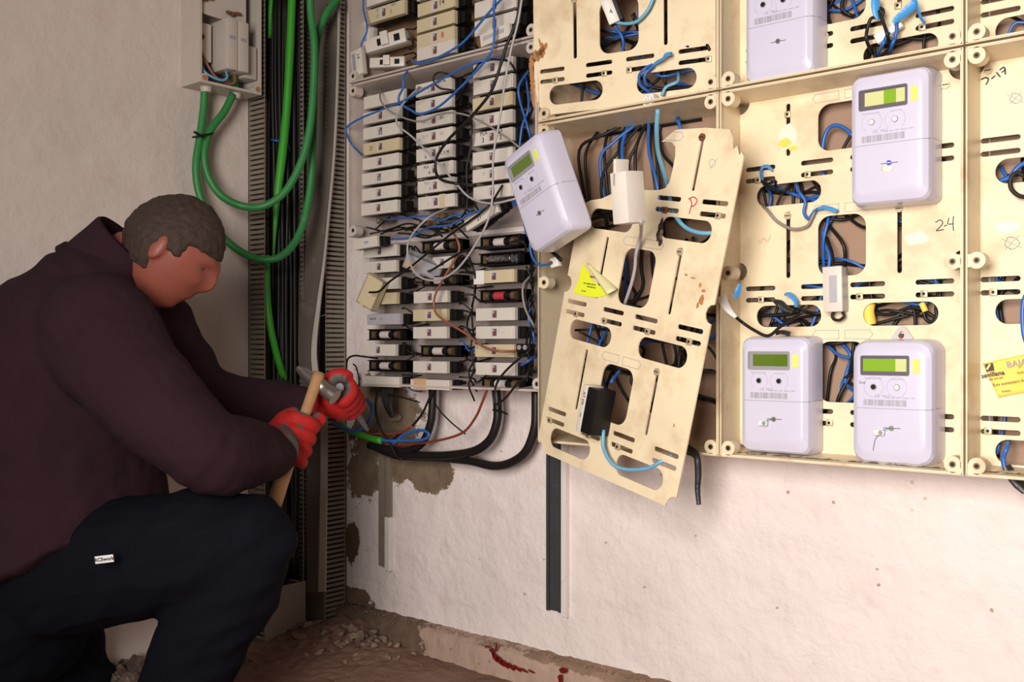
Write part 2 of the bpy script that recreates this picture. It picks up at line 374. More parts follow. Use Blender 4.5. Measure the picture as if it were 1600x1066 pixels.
# ------------------------------------------------------------------ meter cabinets
def lug(parent, x, z, yf, dark='brass', house='cream2', sx=1, sz=1, yb=-.098):
    r = .0130; pts = []
    for k in range(16):
        a = 2 * math.pi * k / 16; pts.append((x + r * math.cos(a), z + r * math.sin(a)))
    mb = MB().prism(pts, yf, yb)
    for ex, ez in ((sx * .0135, sz * .0135),) if sz else ((sx * .0135, 0),):
        mb.box((min(x, x - ex), yf + .0009, min(z, z - ez) - (0 if sz else .010)), (max(x, x - ex), yb, max(z, z - ez) + (0 if sz else .010)))
    o = mb.build('corner_lug', house, parent, smooth=True)
    s = MB().cyl((x, yf - .0006, z), (x, yf + .004, z), .0052, 14); s.build('screw_socket', 'brass', o, smooth=True)
    MB().cyl((x, yf - .0009, z), (x, yf + .001, z), .0030, 10).build('screw_hole', 'black', o)
    return o
def cabinet(label, u0, u1, z0, z1, d, walls='lrtb', lugs='abcd', mids='', house='cream2', back='cream_in', midz=None, cat='electrical cabinet'):
    t = thing('meter_cabinet', label, cat, loc=(u0, 0, z0))
    Wd, H, th = u1 - u0, z1 - z0, .0045; dr = .010
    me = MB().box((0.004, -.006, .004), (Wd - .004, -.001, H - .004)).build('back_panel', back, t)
    mb = MB()
    def wl(a0, a1, b0, b1):      # wall from rim point pair to back pair (x,z): outer a0-a1 rim, inner rim etc
        mb.add([(a0[0], -d, a0[1]), (a1[0], -d, a1[1]), (b1[0], -d, b1[1]), (b0[0], -d, b0[1]),
                (a0[0], -.001, a0[1]), (a1[0], -.001, a1[1]), (b1[2], -.001, b1[3]), (b0[2], -.001, b0[3])],
               [[0, 1, 2, 3], [4, 7, 6, 5], [0, 4, 5, 1], [3, 2, 6, 7], [0, 3, 7, 4], [1, 5, 6, 2]])
    i0, i1, j0, j1 = th, th + dr, th, th + dr
    A, B, Cc, D = (0, 0), (Wd, 0), (Wd, H), (0, H)
    l0, l1 = .001, -.009
    a = (l0, j0, l1, j1); b = (Wd - i0, j0, Wd - i1, j1); c = (Wd - i0, H - j0, Wd - i1, H - j1); e = (l0, H - j0, l1, H - j1)
    if 'b' in walls: wl(A, B, a, b)
    if 'r' in walls: wl(B, Cc, b, c)
    if 't' in walls: wl(Cc, D, c, e)
    if 'l' in walls: wl(D, A, e, a)
    mb.build('housing', house, t)
    # narrow raised lip just inside the rim
    lp = MB()
    q = .0016
    for s_, bx in (('b', ((q, 0, q), (Wd - q, 0, q + .0014))), ('t', ((q, 0, H - q - .0014), (Wd - q, 0, H - q))), ('l', ((q, 0, q), (q + .0014, 0, H - q))), ('r', ((Wd - q - .0014, 0, q), (Wd - q, 0, H - q)))):
        if s_ in walls: lp.box((bx[0][0], -d - .002, bx[0][2]), (bx[1][0], -d + .001, bx[1][2]))
    if lp.v: lp.build('rim_lip', house, t)
    o = .016
    if 'a' in lugs: lug(t, o, o, -d, house=house, sx=1, sz=1)
    if 'b' in lugs: lug(t, Wd - o, o, -d, house=house, sx=-1, sz=1)
    if 'c' in lugs: lug(t, Wd - o, H - o, -d, house=house, sx=-1, sz=-1)
    if 'd' in lugs: lug(t, o, H - o, -d, house=house, sx=1, sz=-1)
    mz = midz if midz is not None else H / 2
    if 'l' in mids: lug(t, o, mz, -d, house=house, sx=1, sz=0)
    if 'r' in mids: lug(t, Wd - o, mz, -d, house=house, sx=-1, sz=0)
    return t
DR = .12
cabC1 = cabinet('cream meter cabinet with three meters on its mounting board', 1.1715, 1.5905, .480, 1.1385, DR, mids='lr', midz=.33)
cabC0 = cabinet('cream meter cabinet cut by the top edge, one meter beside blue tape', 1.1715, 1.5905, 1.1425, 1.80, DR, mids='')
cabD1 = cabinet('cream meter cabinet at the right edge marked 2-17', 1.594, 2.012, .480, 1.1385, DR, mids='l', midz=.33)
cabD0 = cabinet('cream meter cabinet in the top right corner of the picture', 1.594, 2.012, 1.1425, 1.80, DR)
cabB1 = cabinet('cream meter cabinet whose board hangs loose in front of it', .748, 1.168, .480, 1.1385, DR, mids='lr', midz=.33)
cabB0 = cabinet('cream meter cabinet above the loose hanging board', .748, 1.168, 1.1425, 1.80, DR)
cabA0 = cabinet('greyish fuse cabinet cut by the top edge, loose fuses inside', .150, .745, 1.322, 1.70, DR, walls='lrtb', lugs='abcd', house='greyhouse', back='brownback')
cabA1 = cabinet('greyish fuse cabinet with three full columns of fuse holders', .150, .745, .945, 1.318, DR, walls='lrt', lugs='acd', house='greyhouse', back='greyback')
cabA2 = cabinet('lowest greyish fuse cabinet with several opened fuses', .150, .745, .583, .941, DR - .02, walls='rb', lugs='abd', house='greyhouse', back='greyback')

# ------------------------------------------------------------------ mounting boards
def mm(*a): return [q / 1000 for q in a]
def board_layout(skip=(), cut=False):
    W_, H_ = .398, .655
    N = .022
    def notch(cx, cz, a0, a1, r=N):
        return [(cx + r * math.cos(math.radians(a0 + (a1 - a0) * k / 6)), cz + r * math.sin(math.radians(a0 + (a1 - a0) * k / 6))) for k in range(7)]
    out = notch(W_, 0, 180, 90)[::1]
    poly = [(N, 0)] if False else []
    poly += [(.398 - N, 0)][:0]
    poly = notch(0, 0, 90, 0) + notch(W_, 0, 180, 90)
    poly += [(W_, .325)] + notch(W_, .342, 270, 90, .017) + notch(W_, H_, 270, 180) + notch(0, H_, 0, -90) + notch(0, .342, 90, -90, .017)
    holes = []; slots = []
    def slot(x0, x1, z, t=.0085):
        holes.append(rrect(x0, z - t / 2, x1, z + t / 2, t / 2 - .0002, 3))
    for k in (0, 1, 2):
        o = .220 * k
        for z in (.0895, .0685):
            for a, b in ((14, 73), (122, 182), (212, 273), (323, 385)):
                if cut and k == 2 and (a < 100 or (a < 200 and z > .08)): continue
                slot(a / 1000, b / 1000, z + o); slots.append((a / 1000, b / 1000, z + o))
        for a, b in ((36, 160), (235, 360)):
            holes.append(rrect(a / 1000, .0185 + o, b / 1000, .0575 + o, .019, 8))
        if ('hole', k) not in skip: holes.append(rrect(.154, .106 + o, .240, (.212 if k < 2 else .188) + o, .022, 6))
        for x in (.098, .297):
            if ('v', k, x) not in skip:
                a = .106 + o; b = min(.226 + o, .640); holes.append(rrect(x - .004, a, x + .004, b, .0038, 3))
    return poly, holes
def nut(parent, x, z, y=-.003, s=.0058, round_=False, m='nut'):
    mb = MB()
    if round_: mb.cyl((x, y, z), (x, y - .004, z), s * 1.15, 16)
    else: mb.bbox((x - s, y - .0045, z - s), (x + s, y, z + s), .0012)
    o = mb.build('clip_nut', m, parent, smooth=True)
    if round_: MB().box((x - .005, y - .0046, z - .0007), (x + .005, y - .0038, z + .0007)).build('screw_slot', 'black', o)
    else: MB().cyl((x, y - .0047, z), (x, y - .003, z), .0026, 10).build('nut_hole', 'black', o)
def frame_label(parent, x0, x1, z, left=True):
    # thin printed outline arrow, raised a hair
    h = .0075; t = .0009; p = [(x0, z - h), (x1, z - h), (x1, z + h), (x0, z + h)]
    if left: p = [(x0 - .006, z), (x0, z - h), (x1, z - h), (x1, z + h), (x0, z + h)]
    else: p = [(x0, z - h), (x1, z - h), (x1 + .006, z), (x1, z + h), (x0, z + h)]
    mb = MB()
    for i in range(len(p)):
        a, b = Vector((p[i][0], 0, p[i][1])), Vector((p[(i + 1) % len(p)][0], 0, p[(i + 1) % len(p)][1]))
        d = (b - a).normalized() * t / 2; q = Vector((-d.z, 0, d.x))
        mb.prism([((a - d - q).x, (a - d - q).z), ((b + d - q).x, (b + d - q).z), ((b + d + q).x, (b + d + q).z), ((a - d + q).x, (a - d + q).z)], -.0033, -.0028)
    e = mb.build('printed_arrow', 'paleink', parent)
def board(label, T, outline=None, extra_skip=(), nuts=(), rounds=(), arrows=True, mat_='cream', screws=True):
    t = thing('mounting_board', label, 'mounting board', T=T)
    o_, h_ = board_layout(extra_skip, bool(outline))
    link('board_sheet', plate(outline or o_, h_, -.003, 0), mat_, t)
    for x, z in nuts: nut(t, x / 1000, z / 1000)
    for x, z in rounds: nut(t, x / 1000, z / 1000, round_=True)
    if arrows:
        for k in (0, 1, 2):
            z = .224 + .22 * k if k < 2 else .6405
            if k < 2 or arrows == 'all':
                frame_label(t, .150, .192, z, True); frame_label(t, .203, .246, z, False)
            elif arrows == 'part': frame_label(t, .205, .243, .641, False)
    return t
PY = -.042
bC1 = board('cream slotted board carrying three meters, marked 2-4', TL(1.169, PY, .475),
            nuts=[(46, 289), (136, 508), (40, 508), (230, 289), (338, 290), (176, 70), (98, 620)], rounds=[(98, 438), (297, 434), (372, 628)], arrows='all')
bC0 = board('cream slotted board of the top cabinet, behind the blue tape', TL(1.169, PY, 1.136), nuts=[(335, 68), (295, 112)], rounds=[(168, 86)])
bD1 = board('cream slotted board at the right edge, marked 2-17', TL(1.580, PY, .475), nuts=[(34, 289), (26, 70)], rounds=[(24, 16), (26, 640)])
bD0 = board('cream slotted board in the top right corner', TL(1.580, PY, 1.136), nuts=[(70, 88)])
B0X = [.7374, -.1152, 1.1567, .0592, .0265, .1300]
bB0 = board('rust-edged cream board above the tilted meter, slightly askew', pose(B0X), nuts=[(52, 68), (165, 68), (220, 68), (385, 68)], rounds=[(98, 222)])
HX = [.7715, -.1518, .4686, -.0636, .1902, -.2234]
HT = pose(HX)
brk = []
o_, _h = board_layout()
brk = [p for p in o_ if p[1] < .40] 
# broken outline of the hanging board: upper left piece and the window side are missing
low = [p for p in o_ if p[1] < .36]
idx = [i for i, p in enumerate(o_) if p[1] > .36 and p[0] > .2]
right_up = [o_[i] for i in idx]
hang_outline = o_[:7] + o_[7:14] + [(.398, .325)] + o_[15:22] + [(.398, .610), (.392, .618), (.388, .612), (.380, .628), (.372, .622), (.366, .642), (.356, .655), (.300, .657), (.230, .653), (.222, .650), (.196, .630), (.207, .631), (.222, .630), (.234, .622), (.238, .606), (.238, .580), (.236, .558), (.228, .547), (.214, .543), (.190, .541), (.160, .541), (.120, .534), (.085, .527), (.060, .517), (.030, .512), (.0, .500)] + o_[-7:]
hb = board('broken cream mounting board hanging loose and tilted, red letter P', HT, outline=hang_outline,
           extra_skip={('hole', 2), ('v', 2, .098)}, nuts=[(50, 288), (136, 288), (255, 288), (360, 288), (30, 68), (150, 68), (235, 68), (370, 508)],
           rounds=[(297, 438), (297, 222)], arrows='part')
nut(hb, .297, .640, m='rust', round_=True); nut(hb, .240, .508, m='rust')
hn = HT.to_3x3() @ Vector((0, -1, 0)); ho = HT.translation
def HP(px, py, off=0.):       # on the hanging board, off metres in front
    return onplane(px, py, ho + hn * off, hn)
HL = HT.inverted()
def Hl(px, py, off=0.): return HL @ HP(px, py, off)

# marks written on the boards
def stroke(parent, pts, m, r=.0007, y=-.0034, name='marker_stroke', sc=1):
    return MB().tube([(x / 1000, y, z / 1000) for x, z in pts], r, n=6, sub=4).build(name, m, parent, smooth='all')
def toboard(o, lst):      # pixels -> board millimetres (board at PY)
    return [((R(a, b, -PY).x - o.location.x) * 1000, (R(a, b, -PY).z - o.location.z) * 1000) for a, b in lst]
def bstroke(o, lst, m='ink', r=.0008): return stroke(o, toboard(o, lst), m, r)
# "2-4"
bstroke(bC1, [(1463, 348), (1470, 344), (1474, 349), (1468, 357), (1464, 361), (1476, 359)]); bstroke(bC1, [(1476, 354), (1481, 352)])
bstroke(bC1, [(1484, 341), (1482, 350), (1491, 350)]); bstroke(bC1, [(1491, 338), (1490, 350), (1491, 361)])
# "2-17"
bstroke(bD1, [(1534, 125), (1541, 122), (1545, 124), (1544, 129), (1541, 133)], r=.0012); bstroke(bD1, [(1550, 124), (1556, 119)], r=.0011)
bstroke(bD1, [(1558, 114), (1564, 121)], r=.0012); bstroke(bD1, [(1563, 110), (1570, 106), (1572, 117)], r=.0012); bstroke(bD1, [(1566, 114), (1573, 109)], r=.001)
def scribble(o, cx, cy, r, m='paleink', rr=.0004):
    pts = [(cx + r * (1 + .12 * math.sin(k * 1.7)) * math.cos(k * .55), cy + r * .85 * (1 + .12 * math.cos(k * 2.3)) * math.sin(k * .55)) for k in range(24)]
    bstroke(o, pts, m, rr); bstroke(o, [(cx - r * 1.5, cy - r * .6), (cx + r * 1.4, cy + r * .7)], m, rr); bstroke(o, [(cx - r, cy + r), (cx + r, cy - r * 1.1)], m, rr)
scribble(bD1, 1588, 154, 9); scribble(bD1, 1582, 380, 11)
bstroke(bC1, [(1186, 376), (1190, 380), (1194, 372), (1200, 378), (1206, 368)], 'redink', .0003)
# red P on the hanging board
def hstroke(lst, m='redink', r=.0008, sub=4):
    pts = [HL @ HP(a, b, .0034) for a, b in lst]
    return MB().tube(pts, r, n=6, sub=sub).build('marker_stroke', m, hb, smooth='all')
hstroke([(1078, 310), (1081, 318), (1079, 326), (1077, 334)], r=.0011); hstroke([(1076, 311), (1084, 308), (1089, 313), (1086, 320), (1080, 323)], r=.0011)
hstroke([(1113 + 5 * math.cos(k * .6), 255 + 6 * math.sin(k * .6)) for k in range(12)], 'paleink', .0004); hstroke([(1109, 264), (1121, 248)], 'paleink', .0004)
# burn around the oval hole of the hanging board, rust runs (own worn shapes in a thin crust)
def crust(parent, Tl, pts, m, name='burnt_crust', y=-.0042):
    mb = MB()
    for (x, z, ra, rb) in pts:
        poly = [(x + ra * math.cos(a) * (1 + .5 * noise.noise(Vector((math.cos(a) * 1.5 + x * 50, math.sin(a) * 1.5, z * 40)))), z + rb * math.sin(a) * (1 + .5 * noise.noise(Vector((math.cos(a) * 1.5, z * 50, math.sin(a) * 1.5))))) for a in [2 * math.pi * k / 20 for k in range(20)]]
        mb.prism(poly, y, -.0029)
    return mb.build(name, m, parent)
M['burn'] = mat('charred_plastic', (.06, .03, .02), .8, var=.4, vscale=200, bump=.8)
M['ruststain'] = mat('orange_rust_crust', (.42, .19, .075), .85, var=.3, vscale=160, bump=.5)
l = [Hl(1034, 356), Hl(1032, 368), Hl(1034, 378), Hl(1036, 348)]
crust(hb, None, [(p.x, p.z, a, b) for p, (a, b) in zip(l, ((.005, .010), (.0055, .013), (.004, .009), (.003, .008)))], 'burn')
l = [Hl(1035, 371), Hl(1036, 364)]
crust(hb, None, [(p.x, p.z, .0028, .006) for p in l], 'steel', 'melted_metal', -.005)
l = [(Hl(1074, 430), .004, .0018), (Hl(1085, 435), .006, .0015), (Hl(1096, 446), .003, .004), (Hl(1101, 455), .005, .0025), (Hl(1098, 470), .006, .008), (Hl(1092, 478), .003, .005), (Hl(1055, 665), .0018, .0035)]
crust(hb, None, [(p.x, p.z, a, b) for p, a, b in l], 'ruststain', 'rust_run', -.0032)
BT = pose(B0X); bn = BT.to_3x3() @ Vector((0, -1, 0)); bo = BT.translation; BL_ = BT.inverted()
def Bp(px, py, off=0.): return onplane(px, py, bo + bn * off, bn)
def Bl(px, py, off=0.): return BL_ @ Bp(px, py, off)
def jag(parent, path, m, name, y=-.0034, seed=0):
    P_ = []; Q_ = []
    for i in range(len(path) - 1):
        for k in range(8):
            t_ = k / 8; x = path[i][0] * (1 - t_) + path[i + 1][0] * t_; z = path[i][1] * (1 - t_) + path[i + 1][1] * t_; w_ = path[i][2] * (1 - t_) + path[i + 1][2] * t_
            d_ = Vector((path[i + 1][0] - path[i][0], path[i + 1][1] - path[i][1])).normalized(); n_ = Vector((-d_.y, d_.x))
            a_ = w_ * (1 + .7 * noise.noise(Vector((x * 300, z * 300, seed)))); b_ = w_ * (1 + .7 * noise.noise(Vector((x * 300, z * 300, seed + 9))))
            P_.append((x + n_.x * a_, y, z + n_.y * a_)); Q_.append((x - n_.x * b_, y, z - n_.y * b_))
    n = len(P_); vs = P_ + Q_; fs = [[i, i + 1, n + i + 1, n + i] for i in range(n - 1)]
    vs += [(a, -.0029, c) for a, b, c in vs]; m2 = 2 * n
    fs += [[m2 + i for i in f_][::-1] for f_ in fs] + [[i, i + 1, m2 + i + 1, m2 + i] for i in range(n - 1)] + [[n + i, n + i + 1, m2 + n + i + 1, m2 + n + i] for i in range(n - 1)]
    return MB().add(vs, fs).build(name, m, parent)
def jb(lst): return [(Bl(a, b).x, Bl(a, b).z, c) for a, b, c in lst]
jag(bB0, jb([(843, 60, .001), (845, 68, .003), (850, 74, .005), (848, 84, .009), (840, 88, .011), (833, 94, .008), (831, 104, .005), (832, 116, .0045), (833, 130, .005), (834, 145, .005), (836, 156, .006), (839, 168, .007)]), 'ruststain', 'rust_run')
jag(bB0, jb([(856, 68, .003), (850, 78, .006), (838, 88, .004)]), 'ruststain', 'rust_run', seed=4)
l = [(843, 66, .004, .006), (850, 75, .011, .007), (838, 82, .010, .010), (833, 92, .007, .012), (831, 105, .005, .014), (832, 120, .0045, .014), (833, 135, .005, .014), (835, 150, .005, .014), (837, 162, .006, .010), (844, 85, .006, .004)]
0 and crust(bB0, None, [(Bl(a, b).x, Bl(a, b).z, c, d) for a, b, c, d in l], 'ruststain', 'rust_run', -.0033)
MB().prism([(.002 + .004 * math.cos(a), .010 + .004 * math.sin(a)) for a in [k * math.pi / 5 for k in range(10)]], 0, 0) if False else None
# edge lip under the upper board
MB().box((.0, -.0, .0), (.398, .012, .003)).build('folded_edge', 'cream2', bB0)

# ------------------------------------------------------------------ electricity meters
def meter(label, T, w=.134, h=.212, d=.060, lcd='lcd', bez='bezelgrey', seal='wire', round_=False, btn=('black', 'black'), logo=False):
    t = thing('electricity_meter', label, 'electricity meter', T=T)
    def ring(y, ins, r, bot=0, top=0): return [(x, y, z) for x, z in rrect(ins, ins + bot, w - ins, h - ins - top, r, 8)]
    rt = .020 if round_ else .012
    rings = [ring(0, 0.002, rt), ring(-.004, 0, rt), ring(-d * .50, .0, rt + .002), ring(-d * .78, .0022, rt + .004), ring(-d * .88, .0046, rt + .004, .001, .001), ring(-d * .965, .0105, rt + .002, .005, .005), ring(-d * .99, .0130, rt, .008, .007), ring(-d, .0150, rt, .010, .009)]
    MB().loft(rings).build('meter_case', 'lilac', t, smooth='all').data.set_sharp_from_angle(angle=math.radians(16))
    zs = h * .452
    F = -d
    s = MB()
    s.box((.013, F - .0004, zs - .0004), (w - .013, F + .001, zs + .0004)); s.box((w - .0006, -d * .62, zs - .0004 + .002), (w + .0003, -.006, zs + .0004 + .002)); s.box((-.0003, -d * .62, zs - .0004), (.0006, -.006, zs + .0004))
    s.add([(w - .0135, F - .0004, zs - .0005), (w - .0135, F - .0004, zs + .0005), (w - .0035, -d * .88 - .0006, zs + .001), (w - .0035, -d * .88 - .0006, zs), (w + .0003, -d * .52, zs + .0028), (w + .0003, -d * .52, zs + .0018)], [[0, 1, 2, 3], [3, 2, 4, 5]])
    s.build('cover_seam', 'bezelgrey', t)
    # display
    x0, x1 = .0195, .099
    z0, z1 = h * .715, h * .872
    b = link('display_frame', plate(rrect(x0, z0, x1, z1, .003, 3), [rrect(x0 + .003, z0 + .0035, x1 - .003, z1 - .003, .0015, 2)], F - .0022, F + .001), bez, t)
    MB().box((x0 + .002, F - .0002, z0 + .002), (x1 - .002, F + .0005, z1 - .002)).build('display_recess', bez, b)
    a_, c_ = (x0 + .010 if not round_ else x0 + .004), x1 - .004
    MB().box((a_, F - .0010, z0 + .0065), (c_, F, z1 - .0055)).build('lcd_screen', lcd, b)
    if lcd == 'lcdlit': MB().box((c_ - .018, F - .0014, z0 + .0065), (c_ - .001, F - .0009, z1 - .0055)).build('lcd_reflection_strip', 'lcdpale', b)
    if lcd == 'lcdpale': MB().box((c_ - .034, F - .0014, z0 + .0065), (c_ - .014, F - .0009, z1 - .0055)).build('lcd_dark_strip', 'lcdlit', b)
    MB().bbox((.1040, F - .0012, h * .735), (.1150, F + .001, h * .845), .0006).build('yellow_seal_tag', 'yellow', t)
    # buttons with printed arcs
    for (bx, bz), bm_ in zip(((.041, h * .622), (.079, h * .622)), btn):
        o = MB().cyl((bx, F - .0018, bz), (bx, F + .001, bz), .0052, 18).build('optical_port', 'bezelgrey', t, smooth=True)
        MB().cyl((bx, F - .0024, bz), (bx, F, bz), .0040, 18).build('port_lens', bm_, o, smooth=True)
        for a0, a1 in ((-50, 50), (130, 230)) if not round_ else ((0, 355),):
            rr = .0165
            MB().tube([(bx + rr * math.cos(math.radians(a)), F + .0001, bz + rr * math.sin(math.radians(a))) for a in [a0 + (a1 - a0) * k / 8 for k in range(9)]], .0003, n=5, sub=2).build('printed_ring', 'paleink', t)
    text('Reactive Import/Exp', .0034, 'paleink', t, TL(.040, F - .0002, h * .690), 'printed_text')
    text('Verbose Port', .0036, 'paleink', t, TL(.080, F - .0002, h * .686), 'printed_text')
    text('CE  M12', .0072, 'paleink', t, TL(.055, F - .0002, h * .548), 'printed_text')
    text('0.5 A  50Hz  230V  10(60) A  kWh', .0034, 'paleink', t, TL(.084, F - .0002, h * .540), 'printed_text')
    if logo:
        text('Enel', .0062, 'bezelgrey', t, TL(.022, F - .0002, h * .655), 'printed_logo', bold=.0002)
    bc = MB(); rnd = random.Random(3); x = .024
    while x < .094:
        ww = rnd.choice((.0005, .0008, .0013)); bc.box((x, F - .0003, h * .472), (x + ww, F + .0005, h * .522)); x += ww + rnd.choice((.0006, .0009, .0014))
    bc.build('barcode', 'bezelgrey', t)
    # cover screw with sealing wire
    sx, sz = w * .52, h * .30
    MB().box((sx - .014, F - .0004, sz - .0006), (sx + .014, F + .0005, sz + .0006)).build('screw_recess', 'bezel', t)
    scr = MB().cyl((sx, F - .003, sz), (sx, F + .001, sz), .0042, 16).build('cover_screw', 'steel' if seal != 'blue' else 'bezelblue', t, smooth=True)
    MB().box((sx - .0035, F - .0033, sz - .0005), (sx + .0035, F - .0028, sz + .0005), ).build('screw_slot', 'bezel' if seal != 'blue' else 'clear', scr)
    if seal == 'wire' or seal == 'wirelong':
        sl = MB().bbox((sx - .026, F - .009, sz - .012), (sx - .010, F - .003, sz - .003), .0012).build('lead_seal', 'clear', t, smooth=True)
        MB().cyl((sx - .015, F - .0098, sz - .0075), (sx - .015, F - .0085, sz - .0075), .0038, 14).build('seal_disc', 'bezelgrey', sl, smooth=True)
        MB().tube([(sx, F - .003, sz), (sx - .006, F - .008, sz - .001), (sx - .012, F - .009, sz - .004)], .0006, n=5).build('seal_wire', 'green', sl)
        if seal == 'wirelong':
            MB().tube([(sx - .018, F - .007, sz - .010), (sx - .026, F - .004, sz - .020), (sx - .030, F - .002, sz - .038)], .0004, n=5).build('seal_wire', 'green', sl)
    if seal == 'blue':
        MB().ball((sx - .003, F - .0005, sz - .008), (.010, .0012, .007)).build('paper_remnant', 'glue', t, smooth='all')
    if round_:
        l = link('hanging_tab', plate(rrect(w / 2 - .017, h - .012, w / 2 + .017, h + .012, .003, 3)[0:0] + [(w / 2 - .018, h - .012), (w / 2 + .018, h - .012), (w / 2 + .018, h + .002), (w / 2 + .006, h + .020), (w / 2, h + .022), (w / 2 - .006, h + .020), (w / 2 - .018, h + .002)], [[(w / 2 + .004 * math.cos(a), h + .008 + .006 * math.sin(a)) for a in [k * math.pi / 6 for k in range(12)]]], -.008, -.005), 'zinc', t)
        MB().cyl((w / 2, -.014, h + .006), (w / 2, .0, h + .006), .0038, 12).build('hanging_screw', 'rust', l, smooth=True)
    return t
M['bezelblue'] = mat('blue_screw_cap', (.06, .09, .62), .35)
MY = -.045
meter('dusty lilac-white meter at lower left of the cabinet, dark green display', TL(1.1995, MY, .4885), h=.208)
m = meter('newer lilac-white meter with a metal hanging tab, lower right in the cabinet', TL(1.4045, MY, .484), w=.136, h=.206, lcd='lcdlit', bez='bezel', seal='wirelong', round_=True, btn=('black', 'clear'), logo=True)
meter('lilac-white meter with blue screw cap, pale display, upper right in the cabinet', TL(1.4015, MY, .911, roll=-.0), h=.218, lcd='lcdpale', bez='bezel', seal='blue', btn=('clear', 'clear'))
meter('lilac-white meter cut by the top edge beside the blue tape', TL(1.2075, MY, 1.146), h=.218, seal='plain')
meter('tilted lilac-white meter hanging loose over the fuse cabinet edge', pose([.8350, -.179, .8615, .1186, -.3235, -.2347]), w=.134, h=.205, seal='plain')

# ------------------------------------------------------------------ fuse holders
FW_, FH_ = .122, .0290
def fuse(label, T, cover='white', w=FW_, h=FH_, writing=None, depth=.050, closed=True, win='slot', cart='cart', flat=False, tagm=None, group=None, name='fuse_holder'):
    """base back at y=0, front at y=-depth; x right; origin lower left"""
    t = thing(name, label, 'fuse holder', T=T, group=group)
    b = MB()
    b.box((.004, -depth * .78, .001), (w + .006, -.010, h - .001)); b.box((w - .004, -depth * .70, .003), (w + .018, -.012, h - .003)); b.box((.010, -.012, .004), (w * .8, 0, h - .004))
    if closed:
        b.build('fuse_base', 'black', t)
        # curved front face: slightly dished toward its middle, thicker right end
        xs = [0, .01, .3, .6, .9, 1.0]; ys = [.0035, .0, -.0005, -.0005, .0, .001]
        d2 = depth * .74
        prof = [(x * w, -depth + y) for x, y in zip(xs, ys)]
        vs = []; n = len(prof)
        for z in (.0006, h - .0006):
            for x, y in prof: vs.append((x, y, z))
            vs.append((w, -d2, z)); vs.append((.0, -d2, z))
        k = n + 2
        fs = [list(range(k)), [k + i for i in range(k)][::-1]] + [[i, (i + 1) % k, (i + 1) % k + k, i + k] for i in range(k)]
        MB().add(vs, fs).build('fuse_cover', cover, t)
        MB().box((w - .0065, -depth - .0012, .0004), (w - .0025, -depth + .002, h - .0004)).build('cover_rib', cover, t)
        if win:
            cx = w * .47
            wf = MB().box((cx - .0100, -depth - .0006, h * .16), (cx + .0105, -depth + .002, h * .86)).build('window_frame', cover if flat else 'cart', t)
            MB().box((cx - .0020, -depth - .0012, h * .24), (cx + .0095, -depth + .0015, h * .78)).build('fuse_window', 'bezel', wf)
            MB().box((cx + .0005, -depth - .0016, h * .28), (cx + .0085, -depth + .001, h * .50)).build('fuse_indicator', win, wf)
            MB().box((cx - .0005, -depth - .0016, h * .60), (cx + .003, -depth + .001, h * .72)).build('fuse_indicator', 'cart', wf)
        if writing:
            for (s_, fx, fz, sz, mk) in writing: text(s_, sz, mk, t, TL(w * fx, -depth - .0009, h * fz, roll=-.03), 'handwriting')
        if tagm: MB().box((w * tagm[1], -depth - .0012, -.001), (w * tagm[2], -depth + .001, h + .001)).build('stuck_label', tagm[0], t)
    else:
        # opened holder: black tray with a cartridge fuse between brass clips
        o = MB().box((.0, -.030, 0), (w + .012, -.008, h - .001)); o.box((0, -.046, 0), (w + .012, -.008, .0022)); o.box((0, -.046, h - .0032), (w + .012, -.008, h - .001))
        o.box((w + .006, -.046, 0), (w + .012, -.008, h - .001)); o.box((0, -.040, 0), (.004, -.008, h - .001)); o.box((.01, -.010, .004), (w * .8, 0, h - .004))
        o.build('fuse_base', 'black', t)
        c = MB().cyl((.022, -.038, h * .48), (w - .016, -.038, h * .48), .0088, 14).build('cartridge_fuse', 'black' if cart != 'foil' else 'foil', t, smooth=True)
        if cart == 'foil':
            MB().tube([(.030 + .012 * k, -.039 + .0015 * math.sin(k * 3), h * .48) for k in range(6)], .0098, n=9, sub=2).build('foil_wrap', 'foil', c)
        else:
            MB().cyl((w * .40, -.038, h * .48), (w * .68, -.038, h * .48), .0093, 14).build('fuse_label', cart, c, smooth=True)
            for q in (.018, w - .016): MB().cyl((q, -.038, h * .48), (q + .012, -.038, h * .48), .0093, 14).build('end_cap', 'brass', c, smooth=True)
        MB().box((.008, -.040, h * .2), (.017, -.028, h * .8)).build('terminal_clip', 'brass', t)
    return t
FD = .036            # back of the holders stands off the cabinet back
def fuse_at(px, py, label, d=.088, **k):      # px,py = top-left pixel of the white face
    p = R(px, py, d); h = k.get('h', FH_)
    return fuse(label, TL(p.x, -(d - k.get('depth', .050)), p.z - h), **k)
ordn = ['topmost', 'second', 'third', 'fourth', 'fifth', 'sixth', 'seventh', 'eighth', 'ninth', 'tenth']
def lab(kind, i, col, cab): return '%s, %s in %s column, %s cabinet' % (kind, ordn[i], col, cab)
H1 = .0300
